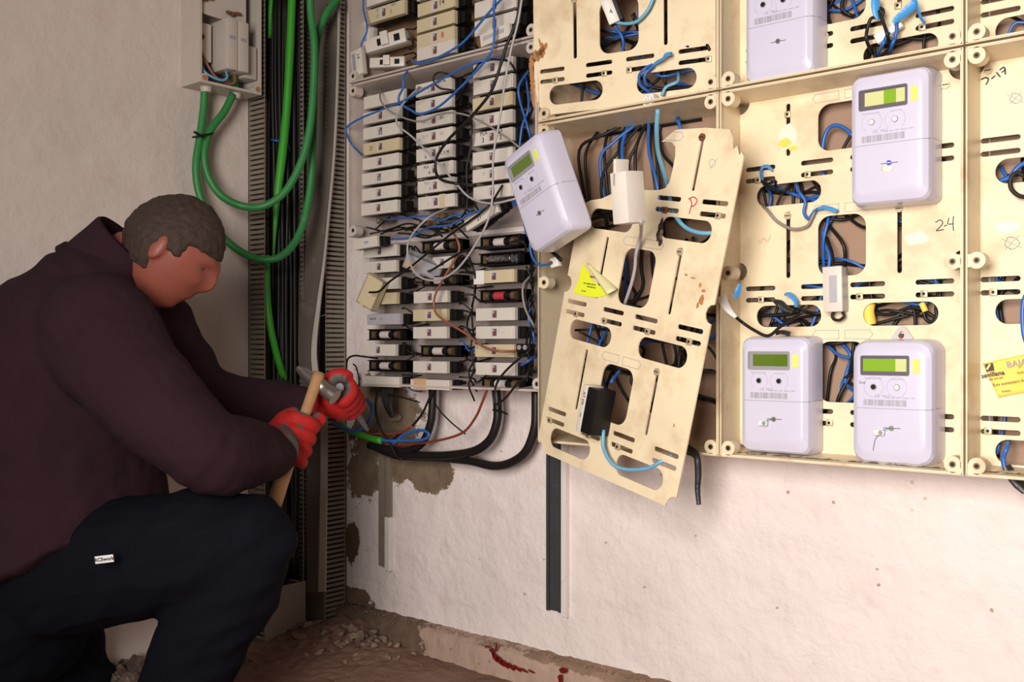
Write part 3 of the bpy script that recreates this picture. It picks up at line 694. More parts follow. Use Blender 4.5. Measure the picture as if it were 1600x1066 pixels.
# middle cabinet, left column (x 565), top-left pixels
rowsL = [(567, 176), (567, 200), (567, 224), (566, 247), (565, 271), (565, 295), (564, 318)]
for i, (a, b) in enumerate(rowsL):
    cv = 'fcream' if i == 2 else 'white'
    fuse_at(a, b + 1, lab('yellowed fuse holder marked 21' if i == 2 else 'white fuse holder with small window', i + 1, 'left', 'middle'), cover=cv, w=.130, h=H1,
            writing=[('21', .25, .5, .014, 'ink')] if i == 2 else None, win='slot' if i not in (1, 4) else 'paleink')
fuse_at(568, 152, lab('loosely seated white fuse holder without window', 0, 'left', 'middle'), d=.095, w=.142, h=.031, win=None)
rowsM = [(649, 132), (649, 157), (650, 182), (650, 207), (650, 233), (651, 258), (652, 283), (653, 308)]
wr = [[('Planta', .25, .6, .013, 'ink'), ('PORTAL', .72, .8, .009, 'ink')], None, [('2x3', .22, .5, .010, 'paleink'), ('2C', .72, .6, .012, 'ink')],
      [('36', .10, .4, .010, 'paleink'), ('25 A', .27, .6, .010, 'paleink'), ('5C', .72, .6, .011, 'paleink')], [('6', .28, .3, .012, 'ink'), ('A', .66, .8, .012, 'ink'), ('C E M', .80, .4, .011, 'ink')],
      [('PLA', .28, .75, .010, 'ink'), ('4', .36, .3, .012, 'ink'), ('V', .76, .7, .010, 'ink')], [('PLA', .28, .75, .010, 'paleink'), ('4', .36, .3, .012, 'paleink'), ('31', .78, .6, .009, 'paleink')], [('5', .3, .4, .010, 'paleink')]]
kinds = ['white fuse holder marked Planta', 'white fuse holder with red window', 'white fuse holder with pencilled 2C', 'white fuse holder marked 36', 'white fuse holder with many inked letters', 'white fuse holder crossed by a grey wire',
         'white fuse holder with faint pencil marks', 'white fuse holder with a dab of putty']
for i, ((a, b), q, kd) in enumerate(zip(rowsM, wr, kinds)):
    fuse_at(a, b + 1, lab(kd, i, 'middle', 'middle'), cover='white', w=.118, h=.0305, writing=q, tagm=('fcream', .60, .75) if i == 7 else None)
rowsR = [(739, 104), (739, 129), (738, 154), (738, 181), (739, 206), (739, 236), (739, 262), (739, 292)]
rowsR = [(739, 100), (739, 126), (738, 153), (738, 180), (738, 207), (738, 237), (738, 264), (739, 291)]
kr = ['yellowish white fuse holder', 'white fuse holder with half hidden window', 'yellowed fuse holder', 'white fuse holder with red window', 'white fuse holder marked PLA 3', 'white fuse holder without writing', 'white fuse holder with pencilled 17', 'yellowish white fuse holder']
for i, ((a, b), kd) in enumerate(zip(rowsR, kr)):
    q = {4: [('PLA', .30, .85, .013, 'ink'), ('3', .28, .35, .016, 'ink'), ('3', .72, .35, .016, 'ink'), ('LB', .72, .85, .011, 'ink')], 6: [('17', .3, .6, .010, 'paleink')]}.get(i)
    fuse_at(a, b + 2, lab(kd, i, 'right', 'middle'), cover='fcream' if i == 2 else 'white', w=.117, h=.031 if i < 2 else .030, writing=q)
# top cabinet
fuse_at(570, 18, 'yellowed fuse holder with green writing, left column of the top fuse cabinet', cover='fcream', w=.140, h=.034, d=.095, writing=[('17', .33, .35, .011, 'greenink'), ('32', .33, .8, .010, 'greenink'), ('5', .68, .4, .014, 'greenink'), ('2011', .75, .85, .010, 'greenink')])
fuse_at(570, -4, 'white fuse holder cut by the top edge, left column of the top fuse cabinet', w=.140, h=.026, d=.10, win=None)
for i, (a, b, cv, kd) in enumerate(((652, 8, 'fcream', 'yellowed fuse holder marked 14'), (651, 33, 'fcream', 'plain yellowed fuse holder'), (651, 57, 'fcream', 'yellowed fuse holder marked with a red 8'), (651, 77, 'white', 'white fuse holder above the cabinet sill'))):
    fuse_at(a, b - 1, lab(kd, i, 'middle', 'top'), cover=cv, w=.122, h=.031, writing={0: [('14', .66, .6, .018, 'ink')], 2: [('8', .70, .5, .020, 'redink')]}.get(i), d=.09)
fuse_at(651, -18, 'white fuse holder cut by the top edge, middle column of the top fuse cabinet', w=.122, h=.031, d=.09)
for i, (a, b, kd) in enumerate(((741, 5, 'white fuse holder crossed by a blue wire'), (741, 34, 'white fuse holder with dark red window'))):
    fuse_at(a, b, lab(kd, i, 'right', 'top'), w=.122, h=.035, d=.09)
fuse_at(741, -24, 'white fuse holder cut by the top edge, right column of the top fuse cabinet', w=.122, h=.035, d=.09)
p = R(751, 53, .12)
t = fuse('small loose fuse holder with a grey window strip, above the cabinet sill', TL(p.x, -.075, p.z - .030, roll=-.12), w=.085, h=.028, depth=.045, win=None)
MB().box((.010, -.0462, .012), (.070, -.044, .021)).build('grey_strip', 'fgrey', t)
# lowest cabinet, left column
LC = [(568, 386, 'white fuse holder partly behind a grey one', 'white', 1), (567, 410, 'white fuse holder above the loose cover', 'white', 1), (570, 436, 'white fuse holder beside the loose cover', 'white', 1), (568, 459, 'yellowed fuse holder marked 15 6', 'fcream', 1),
      (573, 491, 'grey fuse holder with a printed label', 'fgrey', 1), (572, 514, 'opened black fuse holder with a cartridge', None, 0), (566, 538, 'white fuse holder between two opened ones', 'white', 1), (572, 562, 'opened black fuse holder with a labelled cartridge', None, 0)]
for i, (a, b, kd, cv, cl) in enumerate(LC):
    fuse_at(a, b, lab(kd, i, 'left', 'lowest'), cover=cv or 'white', closed=bool(cl), w=.118 if cl else .112, h=.0285 if i != 4 else .027, win=None if i == 4 else 'slot',
            writing=[('15', .14, .45, .014, 'ink'), ('6', .32, .5, .013, 'ink')] if i == 3 else ([('E', .45, .5, .006, 'ink'), ('FUSE 63A', .2, .55, .0055, 'ink')] if i == 4 else None))
fuse_at(562, 587, 'flat white fuse block at the foot of the left column', d=.098, w=.140, h=.026, win=None)
MC = [(655, 377, 'opened black fuse holder behind dark wires', None, 0), (676, 402, 'half hidden white fuse holder behind a loose cover', 'white', 1), (655, 432, 'opened dark fuse holder crossed by a grey wire', None, 0), (646, 456, 'white fuse holder under the grey wire', 'white', 1),
      (645, 484, 'yellowed fuse holder beside the brown wire', 'fcream', 1), (645, 511, 'white fuse holder with pale window', 'white', 1), (653, 539, 'opened black fuse holder with a white cartridge', None, 0), (645, 564, 'white fuse holder above a taped one', 'white', 1)]
for i, (a, b, kd, cv, cl) in enumerate(MC):
    fuse_at(a, b, lab(kd, i, 'middle', 'lowest'), cover=cv or 'white', closed=bool(cl), w=.110 if i != 1 else .058, h=.0280 if i != 2 else .022)
fuse_at(641, 592, 'white fuse block with an orange sticker at the foot of the middle column', d=.098, w=.126, h=.024, win=None, tagm=('stick', .1, .42), writing=[('G5', .27, .5, .012, 'ink')]) if 'stick' in M else None
RC = [(746, 370, 'opened dark fuse holder with a grey label', None, 0, 'cart'), (746, 396, 'opened fuse holder wrapped in silver foil', None, 0, 'foil'), (742, 424, 'yellowed fuse holder with white tape at its left end', 'fcream', 1, 0), (746, 453, 'opened fuse holder with a red cartridge label', None, 0, 'redlab'),
      (743, 482, 'white fuse holder with dark red window', 'white', 1, 0), (743, 510, 'plain white fuse holder with pale window', 'white', 1, 0), (742, 538, 'yellowed fuse holder touched by the brown wire', 'fcream', 1, 0), (743, 566, 'white fuse holder crossed by a black wire', 'white', 1, 0), (748, 589, 'opened black fuse holder with a striped cartridge', None, 0, 'cart')]
M['redlab'] = mat('red_fuse_label', (.45, .04, .05), .5)
M['stick'] = mat('faded_orange_sticker', (.60, .36, .20), .6)
for i, (a, b, kd, cv, cl, ct) in enumerate(RC):
    fuse_at(a, b, lab(kd, i, 'right', 'lowest'), cover=cv or 'white', closed=bool(cl), w=.114 if cl else .108, h=.0285, cart=ct or 'cart', tagm=('clear', -.02, .24) if i == 2 else None)
fuse_at(641, 592, 'white fuse block with an orange sticker at the foot of the middle column', d=.098, w=.126, h=.024, win=None, tagm=('stick', .1, .42), writing=[('G5', .27, .5, .012, 'ink')])

# loose fuse parts
def posebox(name, label, cat, c, ax_x, ax_z, size, mats, group=None):
    """a box whose front (-y) looks along -(x cross z)..., returned as a thing with local axes"""
    x = Vector(ax_x).normalized(); z = Vector(ax_z); z = (z - x * z.dot(x)).normalized(); y = z.cross(x)
    T = Matrix.Translation(c) @ Matrix((x, y, z)).transposed().to_4x4()
    return thing(name, label, cat, T=T, group=group)
# two open white clamps at bottom of the top cabinet
def clamp(label, px, py, d, w, h, dep, roll, yaw, dark=True):
    p = R(px, py, d); t = thing('fuse_clamp', label, 'fuse holder', T=TL(p.x, p.y, p.z, roll=roll, yaw=yaw))
    MB().bbox((0, 0, 0), (w, dep, h), .002).build('clamp_body', 'white', t, smooth=True)
    MB().bbox((w * .42, -.008, h * .15), (w * .60, 0.004, h * 1.12), .001).build('clamp_tab', 'white', t, smooth=True)
    for a, b in ((.30, .40), (.72, .86)): MB().box((w * a, -.0005, h * .25), (w * b, .004, h * .75)).build('clamp_opening', 'black', t)
    return t
clamp('white open fuse clamp tilted up, lower left of the top fuse cabinet', 572, 83, .105, .110, .034, .035, -.16, .35)
clamp('smaller white open fuse clamp lying tilted on the sill of the top fuse cabinet', 577, 106, .110, .090, .024, .030, .02, .45)
p = R(551, 121, .112); t = thing('fuse_clamp', 'upright white fuse piece marked 14 leaning on the left wall of the top cabinet', 'fuse holder', T=TL(p.x, p.y, p.z, roll=-.14))
MB().bbox((0, 0, 0), (.038, .016, .064), .0015).build('clamp_body', 'white', t, smooth=True); MB().box((.005, -.0006, .014), (.016, .003, .056)).build('grey_strip', 'bezelgrey', t)
text('14', .014, 'ink', t, TL(.027, -.0006, .045, roll=1.45), 'handwriting')
p = R(566, 72, .07); t = thing('fuse_clamp', 'shadowed upright fuse piece behind the blue wire in the top cabinet', 'fuse holder', T=TL(p.x, p.y, p.z, roll=.05))
MB().bbox((0, 0, 0), (.040, .014, .060), .0015).build('clamp_body', 'white', t, smooth=True); MB().box((.006, -.0006, .010), (.016, .003, .050)).build('grey_strip', 'fgrey', t)
# loose fuse marked 21
p = R(729, 362, .135)
t = fuse('loose black and white fuse holder marked 21 hanging askew between columns', TL(p.x, -.095, p.z, roll=-.36), w=.100, h=.024, depth=.040, writing=[('21', .45, .5, .015, 'ink')], win=None)
# loose grey fuse upper left of lowest cabinet
p = R(553, 391, .14)
t = fuse('loose grey-white fuse holder with blue print, top left of the lowest cabinet', TL(p.x, -.100, p.z, roll=-.05), w=.082, h=.026, depth=.040, win=None, cover='white', writing=[('ON', .55, .5, .010, 'blueink')])
# tilted covers
def cover_piece(label, px, py, d, w, h, dep, roll, yaw=0, pitch=0, m='fcream', sticker=False):
    p = R(px, py, d); t = thing('loose_fuse_cover', label, 'fuse cover', T=TL(p.x, p.y, p.z, roll=roll, yaw=yaw, pitch=pitch))
    mb = MB(); mb.box((0, 0, 0), (w, .003, h)); mb.box((0, 0, 0), (.003, dep, h)); mb.box((w - .003, 0, 0), (w, dep, h)); mb.box((0, 0, 0), (w, dep, .003)); mb.box((0, 0, h - .003), (w, dep * .7, h))
    mb.build('cover_shell', m, t)
    MB().box((w * .3, -.002, -.003), (w * .5, .006, .004)).build('cover_hook', m, t)
    if sticker: MB().box((w * .05, -.0006, h * .1), (w * .35, .001, h * .5)).build('sticker', 'stick', t)
    return t
cover_piece('detached beige fuse cover lying tilted at left of the lowest cabinet', 556, 471, .13, .052, .078, .022, .50, .2)
cover_piece('detached brown-grey fuse cover with a sticker in the middle column', 628, 417, .13, .090, .040, .030, .45, .5, .5, m='fgrey', sticker=True)
# fuse holders on the meter boards
def standing_fuse(label, quad_c, T, w, h, d, face, side, texts=(), strip=None):
    t = thing('fuse_holder', label, 'fuse holder', T=T)
    MB().bbox((0, 0, 0), (w, .008, h), .0012).build('fuse_cover', face, t, smooth=True)
    MB().bbox((.001, .0075, .001), (w - .0005, d, h - .001), .0015).build('fuse_body', side, t, smooth=True)
    if strip: MB().box((w * .35, -.0006, h * .2), (w * .75, .002, h * .8)).build('grey_strip', strip, t)
    for (s_, fx, fz, sz, mk, rl) in texts: text(s_, sz, mk, t, TL(w * fx, -.0007, h * fz, roll=rl), 'handwriting')
    return t
# grey one in C1
p = R(1286, 488, .075)
standing_fuse('small grey fuse box with a grey strip hanging at the centre of the 2-4 board', 0, TL(p.x, -.075, p.z, roll=-.02), .034, .078, .030, 'white', 'fgrey', strip='fgrey')
# white open box in front of the hanging board
p = W(972, 350, 1.62)
x_ = (cr * .45 + fw * -.50 + UP * -.12); 
t = posebox('fuse_holder', 'white fuse box with an open flap hanging in front of the broken board', 'fuse holder', W(970, 350, 1.66), cr * .62 - fw * .78, UP + cr * -.12, None, None)
MB().bbox((-.018, 0, 0), (.018, .042, .084), .002).build('fuse_body', 'white', t, smooth=True)
MB().bbox((-.020, .0, .060), (-.014, .030, .104), .001, T=Matrix.Rotation(.12, 4, 'Y')).build('open_flap', 'white', t, smooth=True)
t['label'] = 'white fuse box with an open flap hanging in front of the broken board'
# black one on the lower part of the hanging board
X = HT.to_3x3() @ Vector((1, 0, 0)); Z = HT.to_3x3() @ Vector((0, 0, 1))
t = posebox('fuse_holder', 'black fuse box with a white written face on the lower hanging board', 'fuse holder', HP(934, 676, .006), X, Z, None, None)
MB().bbox((0, -.045, 0), (.030, -.0, .086), .002).build('fuse_body', 'black', t, smooth=True)
MB().bbox((-.016, -.043, -.002), (-.0002, -.006, .088), .0015).build('fuse_cover', 'white', t, smooth=True)
text('AT pta', .009, 'ink', t, Matrix.Translation((-.0085, -.0436, .062)) @ Matrix.Rotation(1.5, 4, 'Y'), 'handwriting')
text('2', .010, 'ink', t, Matrix.Translation((-.0085, -.0436, .030)), 'handwriting')
# white and black one at the top of B0
t = posebox('fuse_holder', 'fuse box with white face marked 16 and 4 on the upper rusty board', 'fuse holder', Bp(954, 42, .012), Vector((SN, CS, 0)) * .9 + UP * .35 - fw * .25, UP - cr * .42, None, None)
MB().bbox((.0, -.018, 0), (.022, -.010, .075), .001).build('fuse_cover', 'white', t, smooth=True)
MB().bbox((.001, -.011, .001), (.030, .014, .074), .002).build('fuse_body', 'black', t, smooth=True)
text('16', .012, 'ink', t, TL(.011, -.0186, .052), 'handwriting'); text('4', .014, 'ink', t, TL(.012, -.0186, .022), 'handwriting')

# ------------------------------------------------------------------ wires in front of the fuse cabinets
D = .142
def zp(x0, y0, s, lst): return [(x0 + q[0] / s, y0 + q[1] / s) + tuple(q[2:]) for q in lst]
def zw(label, m, pts, d, r=.0022, name='wire', **k): return wire(name, label, m, RP(pts, d), r, **k)
zw('blue wire looping from the top edge down across the middle cabinet', 'bluew', [(774, -12), (773.5, 0), (771.8, 15), (772.8, 49), (769.8, 75), (760, 93), (730, 126), (700, 155), (680, 170), (656, 178), (642, 172), (626, 162), (623, 152), (630, 136), (631, 120), (640, 108, .11)], D, .0028, name='blue_wire')
zw('blue wire sweeping along the sill of the top fuse cabinet', 'bluew', [(790, -8), (762, 22), (730, 60), (710, 76), (680, 92), (658, 99), (647, 97), (643, 92, .10)], .135, .0028, name='blue_wire')
zw('blue wire crossing the middle cabinet down to its left rim', 'bluew', [(790, 90, .10), (742, 98), (690, 124), (634, 156), (600, 170), (566, 184), (543, 198), (543, 213), (552, 228), (566, 242, .10)], .138, .0026, name='blue_wire')
zw('thick black wire running from the top edge through the middle cabinet', 'blackw', [(814, -10), (812, 0), (808, 30), (792, 70), (784, 96), (768, 142), (742, 176), (721, 198), (700, 219), (683, 245), (681, 268), (690, 281), (715, 287), (742, 290, .09)], .150, .0034, name='black_wire')
zw('long pale grey wire hanging from the top edge to the middle column', 'greyw', [(816, -10), (815, 0), (809, 36), (798, 80), (788, 135), (781, 186), (771, 243), (770, 299), (764, 340), (745, 379), (714, 421), (682, 438), (653, 431), (638, 403), (640, 374), (667, 342), (700, 325, .09)], .158, .0024, name='grey_wire')
zw('grey wire waving across all three columns of the middle cabinet', 'beigew', [(595, 138, .10), (595, 157), (611, 175), (654, 190), (688, 178), (715, 177), (744, 186), (789, 213), (826, 242)], .145, .0022, name='grey_wire')
zw('grey wire falling diagonally across the middle column', 'greyw', [(655, 136, .09), (627, 166), (620, 193), (643, 213), (679, 249), (708, 281), (733, 308), (766, 318), (800, 312), (829, 303, .12)], .148, .0024, name='grey_wire')
zw('brown wire bending through the lowest fuse cabinet', 'brownw', [(700, 355, .08), (713, 372), (717, 393), (698, 427), (680, 461), (680, 487), (698, 503), (727, 521), (756, 542), (780, 549), (806, 549, .10)], .128, .0028, name='brown_wire')
zw('black wire slanting across the top of the lowest fuse cabinet', 'blackw', [(785, 290, .09), (765, 320), (737, 343), (698, 371), (643, 416), (609, 440), (593, 455), (577, 457)], .145, .0026, name='black_wire')
zw('black wire arching beside the foil wrapped fuse', 'blackw', [(822, 395, .10), (819, 379), (800, 378), (793, 385), (748, 387), (719, 395), (680, 419), (669, 424, .10)], .135, .0026, name='black_wire')
zw('black wire arching above the right column of the middle cabinet', 'blackw', [(712, 160, .08), (735, 120), (752, 97), (775, 93), (797, 98), (812, 125, .09)], .120, .0024, name='black_wire')
zw('black vertical wire between the middle and right columns', 'blackw', [(722, 175, .07), (737, 190), (735, 231), (729, 265), (730, 310), (726, 333), (708, 352, .07)], .105, .0024, name='black_wire')
zw('black wire looping round the word on the top holder of the middle column', 'blackw', [(724, 150, .09), (708, 141), (688, 138), (678, 128), (679, 118), (690, 113), (712, 122, .09)], .118, .0020, name='black_wire')
zw('bright blue wire hanging at the right wall of the fuse cabinets', 'bluew', [(826, 110, .10), (811, 134), (812, 156), (819, 180), (826, 205), (834, 235, .10)], .128, .0026, name='blue_wire')
zw('blue wire running down behind the tilted meter', 'bluew', [(822, 120, .09), (826, 168), (816, 197), (811, 243), (812, 288), (816, 333), (823, 369, .09)], .120, .0024, name='blue_wire')
zw('blue wire curling from under the tilted meter to the clear connector', 'bluew', [(858, 330, .14), (844, 348), (829, 375), (831, 400), (841, 413), (852, 414), (863, 411)], .150, .0026, name='blue_wire')
zw('blue wire under the middle cabinet between the columns', 'bluew', [(596, 344, .06), (640, 340), (668, 338), (690, 345), (706, 338), (735, 333), (770, 326), (806, 316), (824, 308, .08)], .095, .0024, name='blue_wire')
zw('second blue wire under the middle cabinet reaching the loose grey fuse', 'bluew', [(612, 374, .12), (640, 372), (668, 356), (705, 351), (740, 332), (790, 322), (818, 318, .08)], .110, .0024, name='blue_wire')
zw('grey wire hanging along the right wall of the lowest cabinet', 'beigew', [(828, 432, .09), (817, 448), (820, 480), (833, 507), (838, 515, .08)], .115, .0026, name='grey_wire')
zw('black wire descending from the right column past the lowest cabinet', 'blackw', [(836, 540, .09), (826, 550), (812, 560), (790, 580), (776, 600), (772, 625), (776, 632), (790, 622), (808, 600), (824, 585), (835, 540, .08)], .125, .0026, name='black_wire')
zw('black wire looping at the bottom left corner of the fuse cabinets', 'blackw', [(541, 580, .11), (543, 562), (553, 556), (566, 557), (590, 560, .07)], .118, .0024, name='black_wire')
zw('thin black strap on the left lug of the lowest cabinet', 'blackw', [(552, 569, .115), (557, 575), (561, 595), (560, 606, .10)], .115, .0020, name='black_wire')
zw('blue wire stub at right of the striped cartridge fuse', 'bluew', [(814, 571, .12), (826, 564), (838, 556, .09)], .125, .0030, name='blue_wire')
zw('blue wire at the left wall of the top cabinet in front of a fuse piece', 'bluew', [(568, -5), (568, 14), (573, 36), (573, 50), (566, 66), (564, 73)], .118, .0024, name='blue_wire')
# short connecting wires between columns (countless look-alikes within a column gap)
rnd = random.Random(11)
for (xa, xb, ya, yb_, col) in ((636, 652, 190, 335, 'left'), (722, 742, 60, 330, 'right'), (634, 648, 400, 600, 'left'), (724, 746, 400, 600, 'right'), (636, 654, 20, 110, 'left')):
    y = ya
    while y < yb_:
        mt = 'blackw' if rnd.random() < .93 else 'bluew'
        a = R(xa, y, .06); b = R(xb, y + rnd.uniform(-16, 16), .055); mid = (a + b) / 2 + Vector((0, rnd.uniform(-.008, 0.015), rnd.uniform(-.012, .006)))
        e = b + Vector((rnd.uniform(-.01, .02), .03, rnd.uniform(-.02, .02)))
        wire('connecting_wire', ('black' if mt == 'blackw' else 'blue') + ' short wires bridging the gap %s of the middle column, %s cabinets' % (col, 'lower' if ya > 350 else ('top' if ya < 50 else 'middle')), mt,
             [a - Vector((.012, 0, 0)), a, mid, b, e], .0022, group='%s %s short wires %d' % (mt, col, ya), n=6, sub=4)
        y += rnd.uniform(9, 15) if mt == 'blackw' else 12
for i in range(8):
    x0 = rnd.uniform(560, 700); y0 = rnd.uniform(338, 372)
    pts = [R(x0 + 30 * k, y0 + rnd.uniform(-12, 14), rnd.uniform(.04, .10)) for k in range(rnd.randint(3, 5))]
    wire('tangled_wire', 'black tangled wires below the middle fuse cabinet', 'blackw', pts, .0022, group='tangled black wires below the middle cabinet', n=6, sub=5)
for i in range(6):
    y0 = rnd.uniform(380, 560); x0 = rnd.uniform(726, 738)
    pts = [R(x0 + rnd.uniform(-6, 12), y0 + 28 * k, rnd.uniform(.05, .11)) for k in range(4)]
    wire('tangled_wire', 'black upright tangled wires left of the right column in the lowest cabinet', 'blackw', pts, .0022, group='upright black wires in the lowest cabinet', n=6, sub=5)
for i in range(12):
    y0 = rnd.uniform(100, 520)
    pts = [R(rnd.uniform(822, 836), y0 + 30 * k, rnd.uniform(.04, .10)) for k in range(4)]
    mt = rnd.choice(('blackw', 'blackw', 'bluew'))
    wire('tangled_wire', ('black' if mt == 'blackw' else 'blue') + ' wires along the right wall of the fuse cabinets', mt, pts, .0024, group='wires along the right wall ' + mt, n=6, sub=5)
# brass bus bars glimpsed between the holders
for px, py, nm in ((600, 344, 'left'), (692, 338, 'middle'), (668, 350, 'lower middle')):
    p = R(px, py, .05); t = thing('brass_terminal', 'dull brass terminal below the %s column of the middle cabinet' % nm, 'terminal', T=TL(p.x, p.y, p.z))
    MB().bbox((-.028, 0, -.008), (.028, .004, .008), .0008).build('brass_strip', 'brass', t); MB().cyl((.014, -.012, 0), (.014, .002, 0), .005, 6).build('terminal_bolt', 'brass', t); MB().cyl((-.012, -.008, 0), (-.012, .002, 0), .004, 12).build('terminal_bolt', 'steel', t)
# two-hole black terminal at the brown wire's end
p = R(806, 543, .115); t = thing('terminal_block', 'black two-screw terminal at the end of the brown wire', 'terminal block', T=TL(p.x, p.y, p.z))
MB().bbox((0, 0, -.009), (.038, .016, .008), .002).build('terminal_body', 'black', t, smooth=True)
for q in (.010, .026): MB().cyl((q, -.002, 0), (q, .004, 0), .0052, 12).build('terminal_screw', 'bezelgrey', t, smooth=True)

# ------------------------------------------------------------------ wires behind the boards
def clutter(u0, u1, z0, z1, n, seed, where, d0=.006, d1=.034):
    rnd = random.Random(seed)
    for i in range(n):
        blue = i % 4 == 0; mt = 'bluew' if blue else 'blackw'
        vert = rnd.random() < .55
        if vert:
            a = Vector((rnd.uniform(u0, u1), 0, z1)); b = Vector((min(u1, max(u0, a.x + rnd.uniform(-.12, .12))), 0, z0))
        else:
            a = Vector((u0, 0, rnd.uniform(z0, z1))); b = Vector((u1, 0, min(z1, max(z0, a.z + rnd.uniform(-.15, .15)))))
        pts = []
        for k in range(7):
            q = a.lerp(b, k / 6) + Vector((rnd.uniform(-.016, .016), 0, rnd.uniform(-.016, .016)))
            q.x = min(u1, max(u0, q.x)); q.z = min(z1, max(z0, q.z)); q.y = -rnd.uniform(d0, d1); pts.append(q)
        wire('inner_wire', '%s wires tangled behind the %s' % ('blue' if blue else 'black', where), mt, pts, rnd.choice((.0026, .003, .0034)), group='%s wires behind the %s' % (mt, where), n=6, sub=4)
clutter(1.20, 1.53, .70, .99, 30, 1, 'board marked 2-4')
clutter(1.22, 1.50, .56, .74, 16, 2, 'board marked 2-4')
clutter(1.20, 1.55, 1.15, 1.34, 20, 3, 'board of the top cabinet with blue tape')
clutter(1.61, 1.78, .50, .98, 18, 4, 'board marked 2-17')
clutter(1.61, 1.74, 1.15, 1.32, 7, 5, 'board in the top right corner')
clutter(.79, 1.14, 1.155, 1.34, 22, 6, 'rust-edged upper board', .01, .08)
clutter(.80, 1.15, .55, .90, 26, 7, 'broken hanging board', .01, .08)
# wires dropping from the slit at the top of the open cabinet
slit = [((938, 200), (915, 262)), ((953, 195), (946, 268)), ((983, 190), (905, 235)), ((982, 190), (970, 262)), ((1005, 190), (940, 282)), ((1010, 190), (982, 262)), ((1014, 186), (993, 268)), ((1017, 186), (1024, 292)), ((1022, 184), (1030, 295)), ((1030, 210), (1060, 275))]
for i, (a, b) in enumerate(slit):
    A_ = R(a[0], a[1], .020); B_ = R(b[0], b[1], .05); m_ = (A_ + B_) / 2 + Vector((.006 * ((i % 3) - 1), -.010, 0)); E_ = B_ + Vector((.0, .02, -.10))
    wire('inner_wire', 'black wires fanning from the slit above the broken board', 'blackw', [A_ + Vector((0, .005, .02)), A_, m_, B_, E_], .0034, group='black wires from the slit', n=7)
for i, (a, b) in enumerate((((983, 192), (974, 262)), ((996, 192), (938, 250)), ((1014, 188), (1027, 290)), ((1063, 178), (1063, 200)))):
    A_ = R(a[0], a[1], .024); B_ = R(b[0], b[1], .055); m_ = (A_ + B_) / 2 + Vector((-.004, -.008, 0))
    wire('inner_wire', 'blue wires fanning from the slit above the broken board', 'bluew', [A_ + Vector((0, .005, .02)), A_, m_, B_, B_ + Vector((0, .02, -.10))], .0036, group='blue wires from the slit', n=7)
for i in range(7):
    zz = rnd.uniform(.93, .99)
    wire('inner_wire', 'dark horizontal wires at mid height of the open cabinet', 'blackw', [Vector((.80 + .05 * k, -.03 - .012 * math.sin(k + i), zz + .008 * math.sin(k * 1.3 + i))) for k in range(8)], .0030, group='dark horizontal wires in the open cabinet', n=6)
MB_ = MB(); a = R(935, 201, .012); b = R(1095, 176, .012)
MB_.box((a.x, -.010, 1.118), (b.x, -.0065, 1.124)).build('cable_slit', 'black', cabB1, T=Matrix.Translation((-cabB1.location.x, 0, -cabB1.location.z)))

# ------------------------------------------------------------------ wires, connectors, tape around the meter cabinets
def BPl(lst, off): return [Bp(p[0], p[1], p[2] if len(p) > 2 else off) for p in lst]
t = thing('terminal_block', 'white two-way terminal block hanging at the corner of the upper board', 'terminal block', T=TL(*Bp(1009, 173, .02), roll=-.10))
for q in (0, .013):
    MB().bbox((q, -.008, 0), (q + .0115, .010, .026), .0015).build('terminal_body', 'clear', t, smooth=True); MB().cyl((q + .006, -.012, .018), (q + .006, 0, .018), .0035, 12).build('terminal_screw', 'clear', t, smooth=True)
    MB().cyl((q + .006, -.012, .007), (q + .006, 0, .007), .0035, 12).build('terminal_screw', 'clear', t, smooth=True)
wire('blue_wire', 'light blue wire running from the white terminal block down behind the broken board', 'ltblue', [W(1028, 171, 1.74), W(1026, 201, 1.76), W(1028, 236, 1.80), W(1037, 269, 1.83), W(1044, 295, 1.86), HP(1050, 325, -.03), HP(1057, 340, -.004), HP(1072, 356, -.006), HP(1094, 364, -.008), HP(1120, 364, -.02)], .0040)
wire('blue_wire', 'blue wire from the oval hole to the white terminal block', 'ltblue', [Bp(1060, 112, -.03), Bp(1060, 119, -.002), Bp(1058, 128, .01), Bp(1041, 136, .015), Bp(1034, 150, .018)], .0032)
wire('blue_wire', 'outer blue wire from the tape knot into the oval hole', 'bluew', BPl([(1020, 101, .012), (1008, 107, .02), (999, 118, .02), (1001, 133, .012), (1014, 143, 0), (1024, 146, -.02)], .01), .0030)
wire('blue_wire', 'inner blue wire from the tape knot into the oval hole', 'bluew', BPl([(1022, 103, .012), (1011, 112, .018), (1007, 122, .018), (1011, 132, .01), (1024, 138, -.02)], .01), .0030)
def tape(label, pts, r, m='tape', flat=.5, radii=None, name='insulating_tape'):
    return tag(MB().tube(pts, r, n=9, sub=4, flat=flat, radii=radii).build(name, m, smooth=True), label, 'tape')
tape('blue tape knot sticking up over the right oval hole of the upper board', BPl([(1019, 103, .012), (1027, 97, .016), (1036, 92, .02), (1041, 86, .022), (1049, 84, .022)], .02), .005, radii=[.0035, .006, .005, .008, .006])
wire('blue_wire', 'light blue wire curving from the fuse box marked 4 to the top edge', 'ltblue', BPl([(1022, -12), (1020, 0), (1011, 18), (996, 33), (980, 37), (962, 35)], .015), .0034)
wire('blue_wire', 'blue wire hanging from the fuse box marked 4 into the square hole', 'bluew', BPl([(960, 40, .01), (969, 52, .0), (974, 66, -.006), (972, 84, -.014)], .0), .0032)
